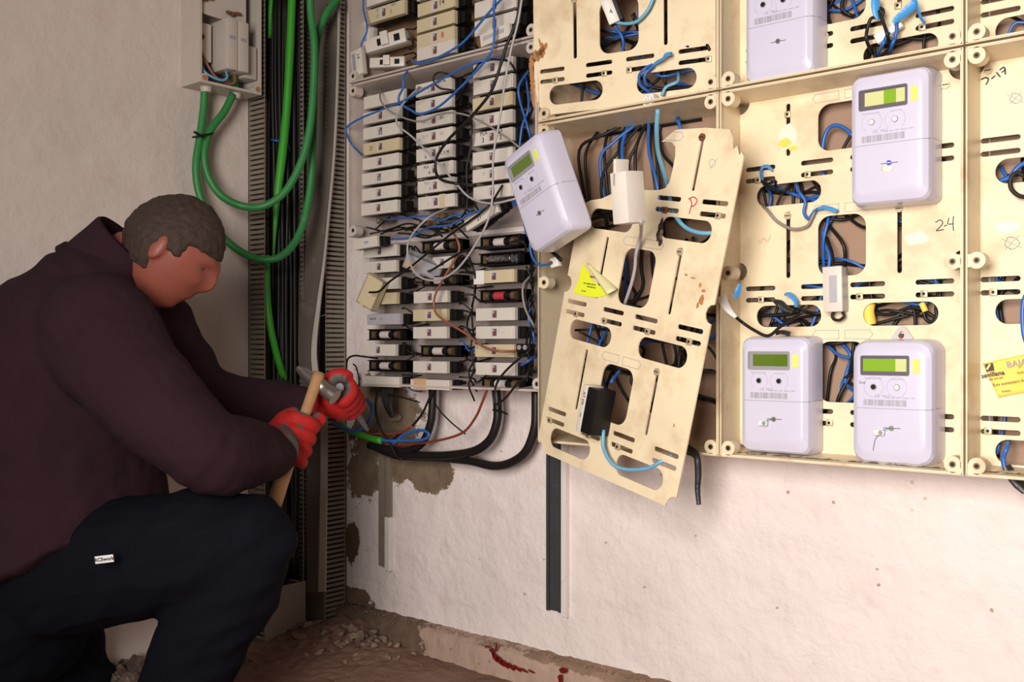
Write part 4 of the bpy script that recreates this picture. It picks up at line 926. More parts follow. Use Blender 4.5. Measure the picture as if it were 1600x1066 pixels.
# white connector on top of C0 etc.
def RPc(lst, d): return RP(lst, d)
zw('black wire loop tied with blue tape on the top cabinet', 'blackw', [(1363, 84, .05), (1354, 63), (1355, 46), (1361, 29), (1375, 26), (1380, 20), (1378, 14), (1368, 12), (1366, 8)], .075, .0030, name='black_wire')
zw('black wire running beside the white connector on the top cabinet', 'blackw', [(1370, 15), (1376, 25), (1382, 40), (1387, 57), (1390, 70, .05)], .078, .0030, name='black_wire')
zw('lighter blue wire entering the oval hole of the top cabinet', 'bluew', [(1389, 50), (1384, 60), (1378, 72), (1371, 86, .04)], .072, .0032, name='blue_wire')
zw('darker blue wire from the long tape to the oval hole of the top cabinet', 'bluew', [(1400, 33), (1401, 45), (1399, 58), (1394, 70), (1391, 82, .04)], .070, .0032, name='blue_wire')
tape('short blue tape wrap hanging from the top edge', RP([(1368, -6), (1368, 8), (1369, 22), (1372, 30)], .080), .007, radii=[.007, .008, .006, .002])
tape('long folded blue tape on the top cabinet', RP([(1396, 36), (1402, 29), (1412, 21), (1422, 12), (1431, 4), (1434, 14), (1438, 26), (1445, 36)], .078), .005, radii=[.004, .006, .007, .008, .007, .005, .005, .005], flat=.3)
p = R(1380, 58, .06); t = thing('wire_connector', 'white plastic wire connector between black wires on the top cabinet', 'connector', T=TL(*p, roll=.45 - .9))
MB().bbox((-.011, -.01, -.009), (.014, .008, .009), .002).build('connector_body', 'clear', t, smooth=True); MB().bbox((.012, -.007, -.006), (.036, .004, .007), .002).build('connector_sleeve', 'clear', t, smooth=True)
# C1 wires
tape('blue tape flag on the left slots of the 2-4 board', RP([(1207, 266), (1199, 260), (1191, 262), (1189, 271), (1192, 282)], .055), .004, radii=[.002, .004, .005, .005, .004])
zw('short black wires tied to the blue tape flag', 'blackw', [(1192, 281), (1200, 287), (1211, 283), (1212, 292, .035)], .052, .0028, name='black_wire')
zw('black wire dipping into the upper left oval hole', 'blackw', [(1190, 282), (1198, 292), (1214, 298), (1228, 297), (1236, 288, .03)], .050, .0028, name='black_wire')
zw('blue-grey wire looping from the oval hole to a taped end', 'ltgrey' if 'ltgrey' in M else 'bluew', [(1243, 284, .03), (1247, 298), (1258, 314), (1256, 332), (1263, 342), (1270, 334), (1277, 327), (1286, 325)], .055, .0030, name='blue_wire')
zw('grey wire hanging in a loop below the upper left oval hole', 'beigew', [(1188, 320, .03), (1197, 326), (1213, 345), (1238, 358), (1260, 354), (1268, 342), (1273, 331)], .055, .0028, name='grey_wire')
tape('blue taped wire end pointing at the label frame', RP([(1278, 327), (1286, 324), (1297, 326), (1308, 330)], .058), .004, radii=[.003, .0045, .0045, .004])
tape('blue tape on a black wire joint at the lower left oval hole', RP([(1226, 460), (1234, 460), (1243, 470), (1244, 480)], .065), .005, radii=[.004, .005, .005, .003], flat=.3)
tape('black taped wire joint at the lower left oval hole', RP([(1210, 470), (1218, 474), (1228, 482), (1240, 487)], .058), .007, m='btape', radii=[.004, .008, .007, .005])
zw('black wire running from the white tape over the dusty meter', 'blackw', [(1150, 496, .115), (1160, 504), (1178, 516), (1200, 525), (1220, 510), (1242, 496), (1256, 486), (1261, 478, .04)], .095, .0030, name='black_wire')
tape('white tape wrapped wire end left of the board marked 2-4', RP([(1128, 463), (1132, 475), (1140, 486), (1150, 496)], .135), .008, m='clear', radii=[.009, .008, .006, .003])
tape('blue tape scrap beside the white taped wire end', RP([(1156, 444), (1153, 455), (1149, 466)], .125), .006, radii=[.003, .006, .004], flat=.3)
tape('black crumpled tape lying on top of the dusty meter', RP([(1213, 521), (1222, 519), (1234, 522)], .085), .005, m='btape')
zw('black wire loop under the small grey fuse box', 'blackw', [(1304, 486), (1300, 493), (1303, 499), (1312, 500), (1319, 494), (1316, 488)], .060, .0026, name='black_wire')
zw('black wire from the middle square hole to the small grey fuse box', 'blackw', [(1292, 372, .03), (1300, 395, .05), (1303, 418)], .065, .0028, name='black_wire')
wire('blue_wire', 'blue wire arching in the window left of the upper right meter', 'bluew', RP([(1285, 236), (1288, 215), (1296, 200), (1308, 196), (1322, 202), (1332, 212)], .035), .0036)
wire('black_wire', 'black wire slanting in the window left of the upper right meter', 'blackw', RP([(1316, 236), (1322, 224), (1330, 210)], .035), .0030)
for c_, (px, py) in (('yellow', (1352, 490)), ('yellow', (1440, 478))):
    pass
tag(MB().tube(RP([(1358, 474, .03), (1357, 490, .03), (1360, 508, .03)], .03), .011, n=10).build('yellow_tape', 'ytape' if 'ytape' in M else 'orange', smooth=True), 'yellow taped bundle in the lower right oval hole of the 2-4 board', 'tape')
tag(MB().tube(RP([(1440, 474), (1443, 480), (1446, 487)], .036), .005, n=8).build('yellow_tape', 'orange', smooth=True), 'small yellow taped wire end in the lower right oval hole', 'tape')
zw('black wire curling from the small yellow tape in the oval hole', 'blackw', [(1443, 486), (1446, 498), (1455, 503), (1463, 496), (1462, 482)], .034, .0030, name='black_wire')
zw('blue wire reaching the small yellow tape in the oval hole', 'bluew', [(1405, 468), (1422, 474), (1438, 476), (1450, 472)], .030, .0030, name='blue_wire')
# peeled label remains on C1 board
crust(bC1, None, [((R(1232, 215, .042).x - 1.169), R(1232, 215, .042).z - .475, .017, .022)], 'glue', 'torn_label', -.0032)
crust(bC1, None, [((R(1228, 224, .042).x - 1.169), R(1228, 224, .042).z - .475, .013, .008), ((R(1240, 232, .042).x - 1.169), R(1240, 232, .042).z - .475, .010, .004)], 'orange', 'torn_label', -.0036)
crust(bC1, None, [(R(1432, 373, .042).x - 1.169, R(1432, 373, .042).z - .475, .020, .010)], 'glue', 'glue_mark', -.0031)
crust(bD1, None, [(R(1575, 355, .042).x - 1.580, R(1575, 355, .042).z - .475, .017, .009)], 'glue', 'torn_label', -.0032)
# D1 right edge wires
zw('black wire ring at the upper oval hole beside the right edge', 'blackw', [(1600, 275), (1588, 270), (1579, 280), (1580, 295), (1592, 306), (1606, 308)], .060, .0034, name='black_wire')
zw('blue wire in the upper oval hole beside the right edge', 'bluew', [(1562, 283), (1578, 277), (1590, 262), (1606, 252)], .035, .0040, name='blue_wire')
zw('thick blue wire hanging down at the right edge', 'bluew', [(1612, 445), (1600, 470), (1598, 500), (1602, 530), (1614, 550)], .060, .0040, name='blue_wire')
zw('grey blue wire ending in black tape at the lower right corner', 'bluew', [(1576, 688, .03), (1573, 700), (1568, 715), (1570, 730), (1578, 742)], .065, .0040, name='blue_wire')
tape('black taped joint at the lower right corner', RP([(1572, 728), (1580, 742), (1592, 756), (1604, 768)], .075), .010, m='btape', radii=[.007, .009, .010, .008])
# orange paper label
t = thing('paper_label', 'orange paper label with dark logo at the right edge', 'label', T=None)
def onD(px, py, y=-.0465): q = R(px, py, -y); return (q.x, q.y, q.z)
q4 = [(1535, 568), (1603, 553), (1608, 612), (1560, 621)]
vs = []; nn = 10
for j in range(nn + 1):
    for i in range(nn + 1):
        s_, t_ = i / nn, j / nn
        ax = [q4[0][k] * (1 - s_) * (1 - t_) + q4[1][k] * s_ * (1 - t_) + q4[2][k] * s_ * t_ + q4[3][k] * (1 - s_) * t_ for k in (0, 1)]
        p = R(ax[0], ax[1], .047 + .004 * (1 - s_) * t_ + .0015 * math.sin(s_ * 5 + t_ * 3)); vs.append(tuple(p))
fs = [[j * (nn + 1) + i, j * (nn + 1) + i + 1, (j + 1) * (nn + 1) + i + 1, (j + 1) * (nn + 1) + i] for j in range(nn) for i in range(nn)]
o = MB().add(vs, fs).build('paper_sheet', 'orange', t, smooth='all'); sm = o.modifiers.new('s', 'SOLIDIFY'); sm.thickness = .0004
def dtext(s_, px, py, size, m='ink', roll=.2, bold=0): p = R(px, py, .0525); text(s_, size, m, t, TL(*p, roll=-roll), 'printed_text', bold=bold)
p = R(1546, 574, .0525); MB().box((-.006, -.0003, -.006), (.006, .0003, .006), T=TL(*p, roll=-.2)).build('printed_logo', 'ink', t)
MB().box((-.003, -.0006, -.005), (.0, -.0001, .005), T=TL(*p, roll=.5)).build('printed_logo', 'orange', t)
dtext('sevillana', 1551, 585, .0105, bold=.0002); dtext('902 509 600', 1556, 592, .0042); dtext('BAJA', 1588, 568, .014, 'paleink'); dtext('Este suministro ha sido', 1583, 597, .0065); dtext('Fecha', 1595, 582, .005); dtext('Endesa', 1572, 611, .0045)

# yellow curled sticker on the hanging board
t = thing('sticker', 'bright yellow curled sticker on the broken hanging board', 'sticker')
a0, a1, a2, a3 = (912, 410), (930, 414), (953, 460), (905, 457)
M['neon'] = mat('fluorescent_yellow_paper', (.80, .88, .03), .5)
poly = [HP(*q, .0045) for q in ((910, 413), (917, 420), (927, 440), (945, 452), (957, 453), (955, 459), (935, 465), (914, 463), (896, 457), (904, 440))]
mb = MB(); n = len(poly); mb.add([tuple(p) for p in poly] + [tuple(p + hn * .0006) for p in poly], [list(range(n)), [n + i for i in range(n)][::-1]] + [[i, (i + 1) % n, (i + 1) % n + n, i + n] for i in range(n)])
mb.build('sticker_sheet', 'neon', t)
M['stkback'] = mat('sticker_back', (.80, .74, .40), .5)
rings = []
pa_, pb2 = (912, 414), (950, 458)
vs = []; K_ = 10
for i in range(12):
    s_ = i / 11; x = pa_[0] + (pb2[0] - pa_[0]) * s_; y = pa_[1] + (pb2[1] - pa_[1]) * s_
    for k in range(K_ + 1):
        an = math.radians(-60 + 240 * k / K_); rr = .002 + .009 * s_
        base = HP(x + 6, y - 2, .006 + rr * (1 + math.sin(an)) * .9); vs.append(tuple(base + cr * rr * math.cos(an) * 1.0 + UP * rr * .5 * math.cos(an)))
fs = [[i * (K_ + 1) + k, i * (K_ + 1) + k + 1, (i + 1) * (K_ + 1) + k + 1, (i + 1) * (K_ + 1) + k] for i in range(11) for k in range(K_)]
o = MB().add(vs, fs).build('curled_flap', 'stkback', t, smooth='all'); o.modifiers.new('s', 'SOLIDIFY').thickness = .0004
for s_, px, py, sz in (('RIESGO', 926, 433, .005), ('NO DESPRECINTAR', 921, 444, .0042), ('PRECINTADO', 924, 449, .0042), ('FECHA:', 912, 455, .004)):
    Tt = Matrix.Translation(HP(px, py, .0056)) @ HT.to_3x3().to_4x4() @ Matrix.Rotation(-.02, 4, 'Y'); text(s_, sz, 'ink', t, Tt, 'printed_text')
# grey wire from the white fuse box; blue wire under the black fuse box
wire('grey_wire', 'grey wire hanging from the white fuse box into the square hole', 'greyw', [W(1002, 346, 1.66), HP(1001, 368, .035), HP(994, 396, .02), HP(992, 420, .012), HP(986, 446, .006), HP(978, 470, -.004), HP(975, 482, -.03)], .0034)
wire('blue_wire', 'light blue wire curving across the bottom of the hanging board', 'ltblue', [HP(943, 672, .02), HP(943, 700, .022), HP(957, 725, .02), HP(980, 734, .012), HP(1012, 732, .006), HP(1030, 723, .004), HP(1050, 712, -.012)], .0036)
wire('blue_wire', 'short blue wire entering the top of the black fuse box', 'bluew', [HP(968, 580, -.01), HP(962, 588, .005), HP(955, 597, .03)], .0032)
# clear connector below tilted meter, black lead
t = thing('wire_connector', 'clear plastic connector on the blue wire below the tilted meter', 'connector', T=TL(*R(862, 412, .148), roll=-.2))
MB().bbox((0, -.006, -.010), (.020, .008, .010), .002).build('connector_body', 'clear', t, smooth=True); MB().cyl((.004, -.008, .0), (.004, 0, .0), .004, 10).build('connector_screw', 'brass', t, smooth=True)
zw('thick black lead from the tilted meter to the clear connector', 'blackw', [(857, 375), (860, 390), (870, 400), (877, 407)], .160, .0042, name='black_wire')
# arrow point label piece, black hanging strap
tag(MB().tube(RP([(1070, 700, .12), (1080, 706, .14), (1089, 715, .15), (1091, 740, .15), (1090, 765, .15), (1092, 789, .15)], .12), .005, n=8, flat=.35, radii=[.010, .009, .006, .006, .005, .004]).build('black_strap', 'btape', smooth=True), 'black tape strap hanging below the open meter cabinet', 'tape')
# nuts (peanuts like bits) on the bottom sill
for px, lb in ((1163, 'small beige wall plug lying on the sill, the rounder one at left'), (1172, 'small orange-beige wall plug lying on the sill beside the meter')):
    p = R(px, 712, .095); tag(MB().ball((p.x, p.y, p.z), (.0075, .006, .0055)).build('wall_plug', 'fcream', smooth='all'), lb, 'wall plug')
# dust on the sills
for (u0, u1, z, nm) in ((1.186, 1.578, .4875, 'dust and crumbs on the sill of the cabinet with three meters'), (1.606, 1.70, .4875, 'dust and crumbs on the sill of the right edge cabinet')):
    mb = MB(); rn = random.Random(5)
    v, f = hgrid(u0, u1, -.104, -.01, 90, 20, lambda x, y: z - .001 + .0025 * noise.noise(Vector((x * 60, y * 60, 0))) + .002 * noise.noise(Vector((x * 200, y * 200, 0))))
    o = MB().add(v, f).build('dust', 'rubble', smooth='all'); tag(o, nm, 'dust', kind='stuff')

# ------------------------------------------------------------------ wall struts below the cabinets
t = thing('wall_rail', 'black painted metal rail with white flaking edge on the wall', 'wall rail', loc=(.686, 0, .10))
z1 = .39
MB().box((0, -.006, 0), (.034, 0, z1)).box((-.003, -.012, -.0004), (.004, -.0002, z1)).box((.0302, -.012, -.0004), (.0345, -.0002, z1)).build('rail_channel', 'darkrail', t)
MB().box((.036, -.009, -.008), (.052, 0, z1)).box((.0492, -.012, -.0085), (.0524, -.0002, z1)).build('rail_flange', 'whiterail', t)
p0 = R(596, 885, 0); t = thing('wall_rail', 'grey mortar-covered rail with a white edge near the corner', 'wall rail', loc=(p0.x, 0, p0.z))
MB().box((0, -.010, .004), (.012, 0, .43)).box((.014, -.014, .004), (.024, 0, .46)).build('rail_channel', 'greyrail', t)
MB().box((.026, -.013, -.004), (.043, 0, .13)).box((.0402, -.016, -.0045), (.0445, -.0002, .1305)).build('rail_flange', 'whiterail', t)
MB().box((.026, -.008, .13), (.042, 0, .30)).build('rail_flange_upper', 'greyrail', t)

# ------------------------------------------------------------------ cables below the fuse cabinets
zz = lambda l: zp(530, 560, 2.538, l)
zw('outermost thick black cable sweeping from the corner up to the right', 'blackw', zz([(140, 350), (190, 372), (250, 388), (400, 395), (520, 407), (610, 427), (680, 415), (740, 370), (775, 280), (780, 200), (780, 130)]), .05, .0100, name='black_cable', cat='cable', n=12)
zw('second thick black cable rising left of the outermost one', 'blackw', zz([(180, 360), (260, 380), (350, 386), (440, 384), (540, 366), (600, 320), (626, 250), (628, 190), (622, 120)]), .06, .0100, name='black_cable', cat='cable', n=12)
zw('short thick black cable rising under the middle column', 'blackw', zz([(120, 345), (200, 362), (270, 368), (330, 335), (362, 260), (370, 190), (370, 120)]), .065, .0095, name='black_cable', cat='cable', n=12)
zw('dark red wire rising under the right column', 'redw', zz([(180, 340), (230, 342), (310, 338), (400, 325), (490, 295), (540, 235), (565, 180), (588, 120)]), .085, .0030, name='red_wire')
zw('brown-red wire running left into the glove', 'redw', zz([(-20, 250), (30, 275), (80, 297), (160, 300), (240, 296), (290, 270)]), .09, .0030, name='red_wire')
zw('thin black wire hanging in a bow from the cabinet bottom', 'blackw', zz([(160, 100), (148, 150), (145, 210), (165, 280), (200, 335), (225, 385), (250, 402)]), .095, .0028, name='black_wire')
zw('black wire curving down under the flat fuse block', 'blackw', zz([(375, 120), (355, 165), (330, 218), (290, 268), (240, 300), (205, 330)]), .085, .0028, name='black_wire')
zw('thin black cable tie pointing right below the middle column', 'blackw', zz([(378, 178), (405, 215), (450, 260), (500, 300)]), .07, .0018, name='cable_tie', cat='cable tie')
zw('thin black cable tie end under the flat fuse block', 'blackw', zz([(195, 145), (250, 155), (320, 175)]), .08, .0018, name='cable_tie', cat='cable tie')
zw('small black cable tie end on the second thick cable', 'blackw', zz([(610, 205), (640, 210), (668, 222)]), .075, .0024, name='cable_tie', cat='cable tie')
for i in range(6):
    zw('black stripped strands hanging under the left column', 'blackw', zz([(168 + i * 9, 100), (172 + i * 7, 160), (188 + i * 4, 205), (206 + i * 2, 234)]), .07 + .004 * (i % 3), .0026, name='black_strand', group='black strands under the left column')
zw('blue wire with a loop coming out of the cut green sheath', 'bluew', zz([(160, 322), (200, 328), (250, 326), (310, 326), (345, 318), (355, 300), (330, 286), (285, 292), (250, 308), (232, 326), (212, 338)]), .10, .0036, name='blue_wire')
zw('blue wire bent in a ring beside the red glove', 'bluew', [(520, 662), (540, 671), (556, 674), (572, 664), (581, 648), (580, 634), (573, 624)], .13, .0040, name='blue_wire')
wire('green_sheath', 'green cable sheath cut open below the fuse cabinets', 'green2', RP([(532, 660), (545, 673), (565, 680), (580, 685), (596, 689)], .10), .0075, cat='cable', n=12, radii=[.004, .006, .0075, .008, .0085])
# pull of mortar lump
tag(MB().ball(tuple(R(618, 652, .01)), (.020, .014, .012)).build('mortar_lump', 'rubble', smooth='all'), 'lump of mortar at the end of the black strands', 'mortar lump')

# ------------------------------------------------------------------ slotted trunking in the corner
def comb(mb, along, fixed, a0, a1, z0, z1, pitch=.0125, gap=.0048, th=.0022, border=.006):
    """slotted side: along='x' (plane at y=fixed) or 'y' (plane at x=fixed)"""
    def bx(p, q, zl, zh):
        if along == 'x': mb.box((p, fixed, zl), (q, fixed + th, zh))
        else: mb.box((fixed - th, p, zl), (fixed, q, zh))
    bx(a0, a0 + border, z0, z1)
    z = z0
    while z < z1:
        bx(a0 + border, a1 - .002, z, z + pitch - gap); z += pitch
    bx(a1 - .0045, a1 - .0035, z0, z1)
t = thing('cable_trunking', 'wider slotted grey trunking on the left wall beside the corner', 'cable trunking', loc=(0, 0, 0))
ZT = 1.75
mb = MB(); comb(mb, 'x', -.236, XW, -.030, FZ, ZT); mb.build('slotted_side', 'ductl', t)
mb = MB(); comb(mb, 'x', -.117, XW, -.030, FZ, ZT); mb.build('slotted_side', 'ductl', t)
MB().box((XW, -.236, FZ), (XW + .003, -.115, ZT)).build('back_strip', 'duct', t)
MB().box((-.0305, -.238, FZ + .004), (-.0275, -.113, .075)).build('front_cover', 'ductl', t)
t2 = thing('cable_trunking', 'narrower slotted grey trunking standing in the very corner', 'cable trunking', loc=(0, 0, 0))
mb = MB(); comb(mb, 'y', .0, -.004, -.072, FZ + .02, ZT) if False else None
def comb2(mb, x, z0, z1, pitch=.0125, gap=.0050, th=.0022):
    mb.box((x - th, -.006, z0), (x, 0, z1)); z = z0
    while z < z1:
        mb.box((x - th, -.070, z), (x, -.006, z + pitch - gap)); z += pitch
    mb.box((x - th, -.0685, z0), (x, -.0675, z1))
comb2(mb, 0, FZ + .005, ZT); mb.build('slotted_side', 'ductl', t2)
mb = MB(); comb2(mb, -.096, FZ + .005, ZT); mb.build('slotted_side', 'ductl', t2)
MB().box((XW, -.003, FZ), (0, -.0005, ZT)).build('back_strip', 'duct', t2)
MB().box((XW + .002, -.0745, FZ + .01), (.001, -.0715, .085)).build('front_cover', 'ductl', t2)
# loose warped cover hanging in front
sec = [(-20, 488, 528), (0, 487, 527), (130, 485, 524), (240, 480, 519), (330, 476, 511), (410, 471, 503), (480, 468, 493), (560, 466, 485), (640, 476, 498), (700, 478, 500), (800, 479, 499), (925, 480, 497)]
rings = []
for (py, xl, xr) in sec:
    v_ = 2.655 - .12 * max(0, (py - 300) / 625)
    A_ = W(xl, py, v_ + .015); B_ = W(xr, py, v_ - .010); n_ = (A_ - B_).cross(UP).normalized() * .0025
    if n_.dot(fw) < 0: n_ = -n_
    lip = fw * .012
    rings.append([A_, B_, B_ + lip, B_ + lip + (A_ - B_).normalized() * .002, B_ + n_ + (A_ - B_).normalized() * .002, A_ + n_])
tg = thing('trunking_cover', 'long warped grey trunking cover hanging loose down the corner', 'trunking cover')
def dens(rings, sub=5):
    out = []
    for k in range(len(rings) - 1):
        r0, r1, r2, r3 = rings[max(k - 1, 0)], rings[k], rings[k + 1], rings[min(k + 2, len(rings) - 1)]
        for s_ in range(sub):
            t_ = s_ / sub
            out.append([.5 * ((2 * b) + (c - a) * t_ + (2 * a - 5 * b + 4 * c - d) * t_ * t_ + (3 * b - a - 3 * c + d) * t_ ** 3) for a, b, c, d in zip(r0, r1, r2, r3)])
    out.append(rings[-1]); return out
MB().loft(dens(rings)).build('cover_sheet', 'duct', tg, smooth=True)
rings2 = []
for (py, xl, xr) in sec:
    v_ = 2.63 - .12 * max(0, (py - 300) / 625)
    q = W(xr + 1, py, v_); rings2.append([q, q + cr * (.006 + .010 * max(0, min(1, (py - 400) / 200))), q + cr * (.006 + .010 * max(0, min(1, (py - 400) / 200))) + fw * .012, q + fw * .012])
MB().loft(dens(rings2)).build('cover_lip', 'ductw', tg, smooth=True)
# black cables inside the trunking
rn = random.Random(21)
def trunkcable(x0, x1, x2, v, r, m='blackw', lab_='black cables packed in the wider trunking', grp='black cables in the wider trunking', sub=6, y0=-20, y1=905, nm='black_cable'):
    ys = [y0 + (y1 - y0) * k / 6 for k in range(7)]
    pts = []
    for k, y in enumerate(ys):
        t_ = k / 6; x = (x0 * (1 - t_) ** 2 + 2 * x1 * t_ * (1 - t_) + x2 * t_ ** 2) + rn.uniform(-2, 2); pts.append(L(x, y, v))
    return wire(nm, lab_, m, pts, r, group=grp, cat='cable', n=8, sub=4)
for i in range(22):
    a = 420 + rn.random() * 52; trunkcable(a, a + rn.uniform(-14, 14), min(474, max(424, a + rn.uniform(-8, 18))), -.088 + rn.random() * .05, rn.choice((.0045, .0055, .007)))
for i in range(7):
    a = 500 + i * 1.5 + rn.uniform(-2, 2); trunkcable(a, 500, 496 + i, -.085 + rn.random() * .03, .0055, lab_='black cables packed in the narrower corner trunking', grp='black cables in the corner trunking')
# green conduits
wire('green_conduit', 'bright green straight conduit running inside the wider trunking', 'green2', [L(457, -15, -.03), L(456, 0, -.03), L(453, 80, -.03), L(448, 170, -.03), L(440, 250, -.028), L(433, 310, -.03), L(429, 370, -.04), L(428, 400, -.05)], .0105, cat='conduit', n=14, radii=[.0105, .0105, .0105, .0105, .0115, .009, .004, .002])
wire('green_conduit', 'green conduit curving in the lower part of the wider trunking', 'green2', [L(417, 400, -.05), L(417, 450, -.04), L(421, 500, -.035), L(430, 545, -.035), L(440, 580, -.04), L(452, 610, -.06)], .009, cat='conduit', n=12)
wire('green_conduit', 'thin green conduit at the left edge inside the wider trunking', 'green2', [L(424, -10, -.06), L(422, 20, -.06), L(421, 60, -.07)], .006, cat='conduit', n=10)
wire('green_conduit', 'left green conduit looping low from the junction box to the top edge', 'green', [L(320, 132, -.06), L(318, 170, -.062), L(312, 215, -.062), L(306, 260, -.06), L(312, 305, -.055), L(335, 355, -.04), L(368, 388, -.015), L(405, 405, .01), L(440, 400, .04), L(468, 365, .05), L(484, 300, .05), L(489, 220, .05), L(491, 130, .05), L(496, 60, .05), L(510, 22, .06), L(533, -8, .07)], .0092, cat='conduit', n=14)
wire('green_conduit', 'right green conduit looping shallow from the junction box to the top edge', 'green', [L(364, 148, -.05), L(350, 175, -.052), L(328, 205, -.055), L(319, 240, -.055), L(325, 275, -.05), L(345, 305, -.035), L(378, 322, -.01), L(412, 322, .03), L(445, 300, .06), L(470, 255, .08), L(484, 200, .09), L(490, 130, .09), L(491, 70, .09), L(486, 25, .08), L(484, -12, .08)], .0092, cat='conduit', n=14)
tie = thing('cable_tie', 'black cable tie binding the two green conduits', 'cable tie')
c1_, c2_ = L(309, 213, -.055), L(325, 210, -.050); ctr = (c1_ + c2_) / 2; hx = (c2_ - c1_)
rr = [ctr + hx * .95 * math.cos(a) + Vector((.013, 0, 0)) * math.sin(a) for a in [2 * math.pi * k / 14 for k in range(15)]]
MB().tube([tuple(p) for p in rr], .0022, n=6, sub=2).build('tie_band', 'black', tie, smooth='all')
MB().tube([L(303, 206, -.03), L(312, 211, -.03), L(318, 214, -.035)], .003, n=6).build('tie_tail', 'black', tie, smooth='all')
wire('blue_wire', 'short blue wire end inside the wider trunking', 'bluew', [L(424, 218, -.05), L(432, 220, -.03), L(448, 223, -.03), L(453, 236, -.04)], .0025)
wire('earth_wire', 'thin yellow-green wire end in the corner trunking', 'greenink', [L(492, 494, .0), L(500, 494, .0), L(508, 492, .0)], .0016)

# ------------------------------------------------------------------ junction box on the left wall
B_T = Matrix.Translation((XW, -.426, 1.296)) @ Matrix.Rotation(math.pi / 2, 4, 'Z')
t = thing('junction_box', 'open grey-white electrical enclosure on the left wall', 'junction box', T=B_T)
bw, bd, bh = .172, .080, .40
mb = MB(); mb.box((0, -bd, 0), (bw, -.0, .006)).box((0, -bd, .006), (.006, 0, bh - .006)).box((bw - .006, -bd, .006), (bw, 0, bh - .006)).box((0, -bd, bh - .006), (bw, 0, bh)).box((.006, -.006, .006), (bw - .006, 0, bh - .006))
mb.build('enclosure', 'box', t, bevel=0)
link('front_plate', plate([(.006, .168), (.006, bh - .006), (bw - .035, bh - .006), (bw - .035, .150), (.070, .165)], [], -bd + .014, -bd + .018), 'box', t)
for x_, z_ in ((.018, .200), (.095, .182)):
    o = MB().ball((x_, -bd + .008, z_), (.008, .006, .006)).build('rusty_wing_nut', 'rust', t, smooth='all'); MB().ball((x_ + .014, -bd + .006, z_ + .004), (.010, .004, .0045)).ball((x_ - .012, -bd + .006, z_ + .001), (.009, .004, .0045)).build('nut_wings', 'rust', o, smooth='all')
for k in range(2):
    o = MB().bbox((.060 + .031 * k, -bd - .022, .040), (.089 + .031 * k, -.03, .160), .002).build('circuit_breaker', 'box', t, smooth=True)
    MB().box((.066 + .031 * k, -bd - .0228, .112), (.083 + .031 * k, -bd - .021, .120)).build('printed_strip', 'paleink', o)
MB().bbox((.123, -bd + .002, .035), (.160, -.03, .115), .002).build('terminal_cover', 'box', t, smooth=True)
MB().box((.006, -bd + .03, .06), (.05, -.01, .15)).build('inner_block', 'box', t); MB().ball((.022, -bd + .026, .115), .007).build('rusty_screw', 'rust', t, smooth='all')
MB().tube([(.016, -bd + .03, .06), (.02, -bd + .01, .028), (.045, -bd + .002, .016), (.064, -bd + .0, .016), (.074, -bd + .0, .026), (.076, -bd + .01, .045)], .0032).build('blue_lead', 'ltblue', t, smooth='all')
MB().tube([(.012, -bd + .04, .12), (.020, -bd + .03, .085), (.05, -bd + .02, .030), (.09, -bd + .012, .014), (.104, -bd + .01, .026), (.103, -bd + .02, .050)], .0032).build('brown_lead', 'brownw', t, smooth='all')
MB().cyl((.116, -bd + .03, .01), (.116, -bd + .03, .085), .0085, 12).build('green_stub', 'green', t, smooth=True)
for x_ in (.012, bw - .012): o = MB().cyl((x_, -bd - .001, .012), (x_, -.01, .012), .010, 16).build('screw_post', 'box', t, smooth=True); MB().cyl((x_, -bd - .003, .012), (x_, -bd + .001, .012), .0062, 14).build('brass_screw', 'ruststain', o, smooth=True)
for px in (322, 368):
    q = B_T.inverted() @ L(px, 138, -.055); MB().cyl((q.x, q.y, -.012), (q.x, q.y, .001), .012, 16, r1=.015).build('cable_gland', 'box', t, smooth=True)
MB().box((.010, -.020, .010), (bw - .02, -.007, .07)).build('dark_interior', 'bezel', t)

# ------------------------------------------------------------------ rubble on the floor
rn = random.Random(8)
def rock(c, s, seed, sq=.55):
    bm = bmesh.new(); bmesh.ops.create_icosphere(bm, subdivisions=1 if s < .014 else 2, radius=1.15)
    for v_ in bm.verts:
        k = 1 + .45 * noise.noise(v_.co * 1.1 + Vector((seed, 0, 0))) + .15 * noise.noise(v_.co * 3 + Vector((0, seed, 0)))
        v_.co = v_.co * k
        for pl_ in range(7):        # broken plaster: cut flat facets
            rr_ = random.Random(int(seed * 10) * 7 + pl_); nv = Vector((rr_.gauss(0, 1), rr_.gauss(0, 1), rr_.gauss(0, 1))).normalized(); dd_ = v_.co.dot(nv) - .50
            if dd_ > 0: v_.co -= nv * dd_
    vs = [(v_.co.x * s, v_.co.y * s * .8, v_.co.z * s * sq) for v_ in bm.verts]; bm.verts.index_update()
    fs = [[v_.index for v_ in f_.verts] for f_ in bm.faces]; bm.free()
    R_ = Matrix.Translation(c) @ Euler((rn.uniform(-.4, .4), rn.uniform(-.4, .4), rn.uniform(0, 6))).to_matrix().to_4x4()
    return MB().add(vs, fs, R_)
def Fp(px, py):
    r = ray(px, py); z = FZ
    for _ in range(6):
        p = CAM + r * ((z - CAM.z) / r.z); z = fl(p.x, p.y)
    return p
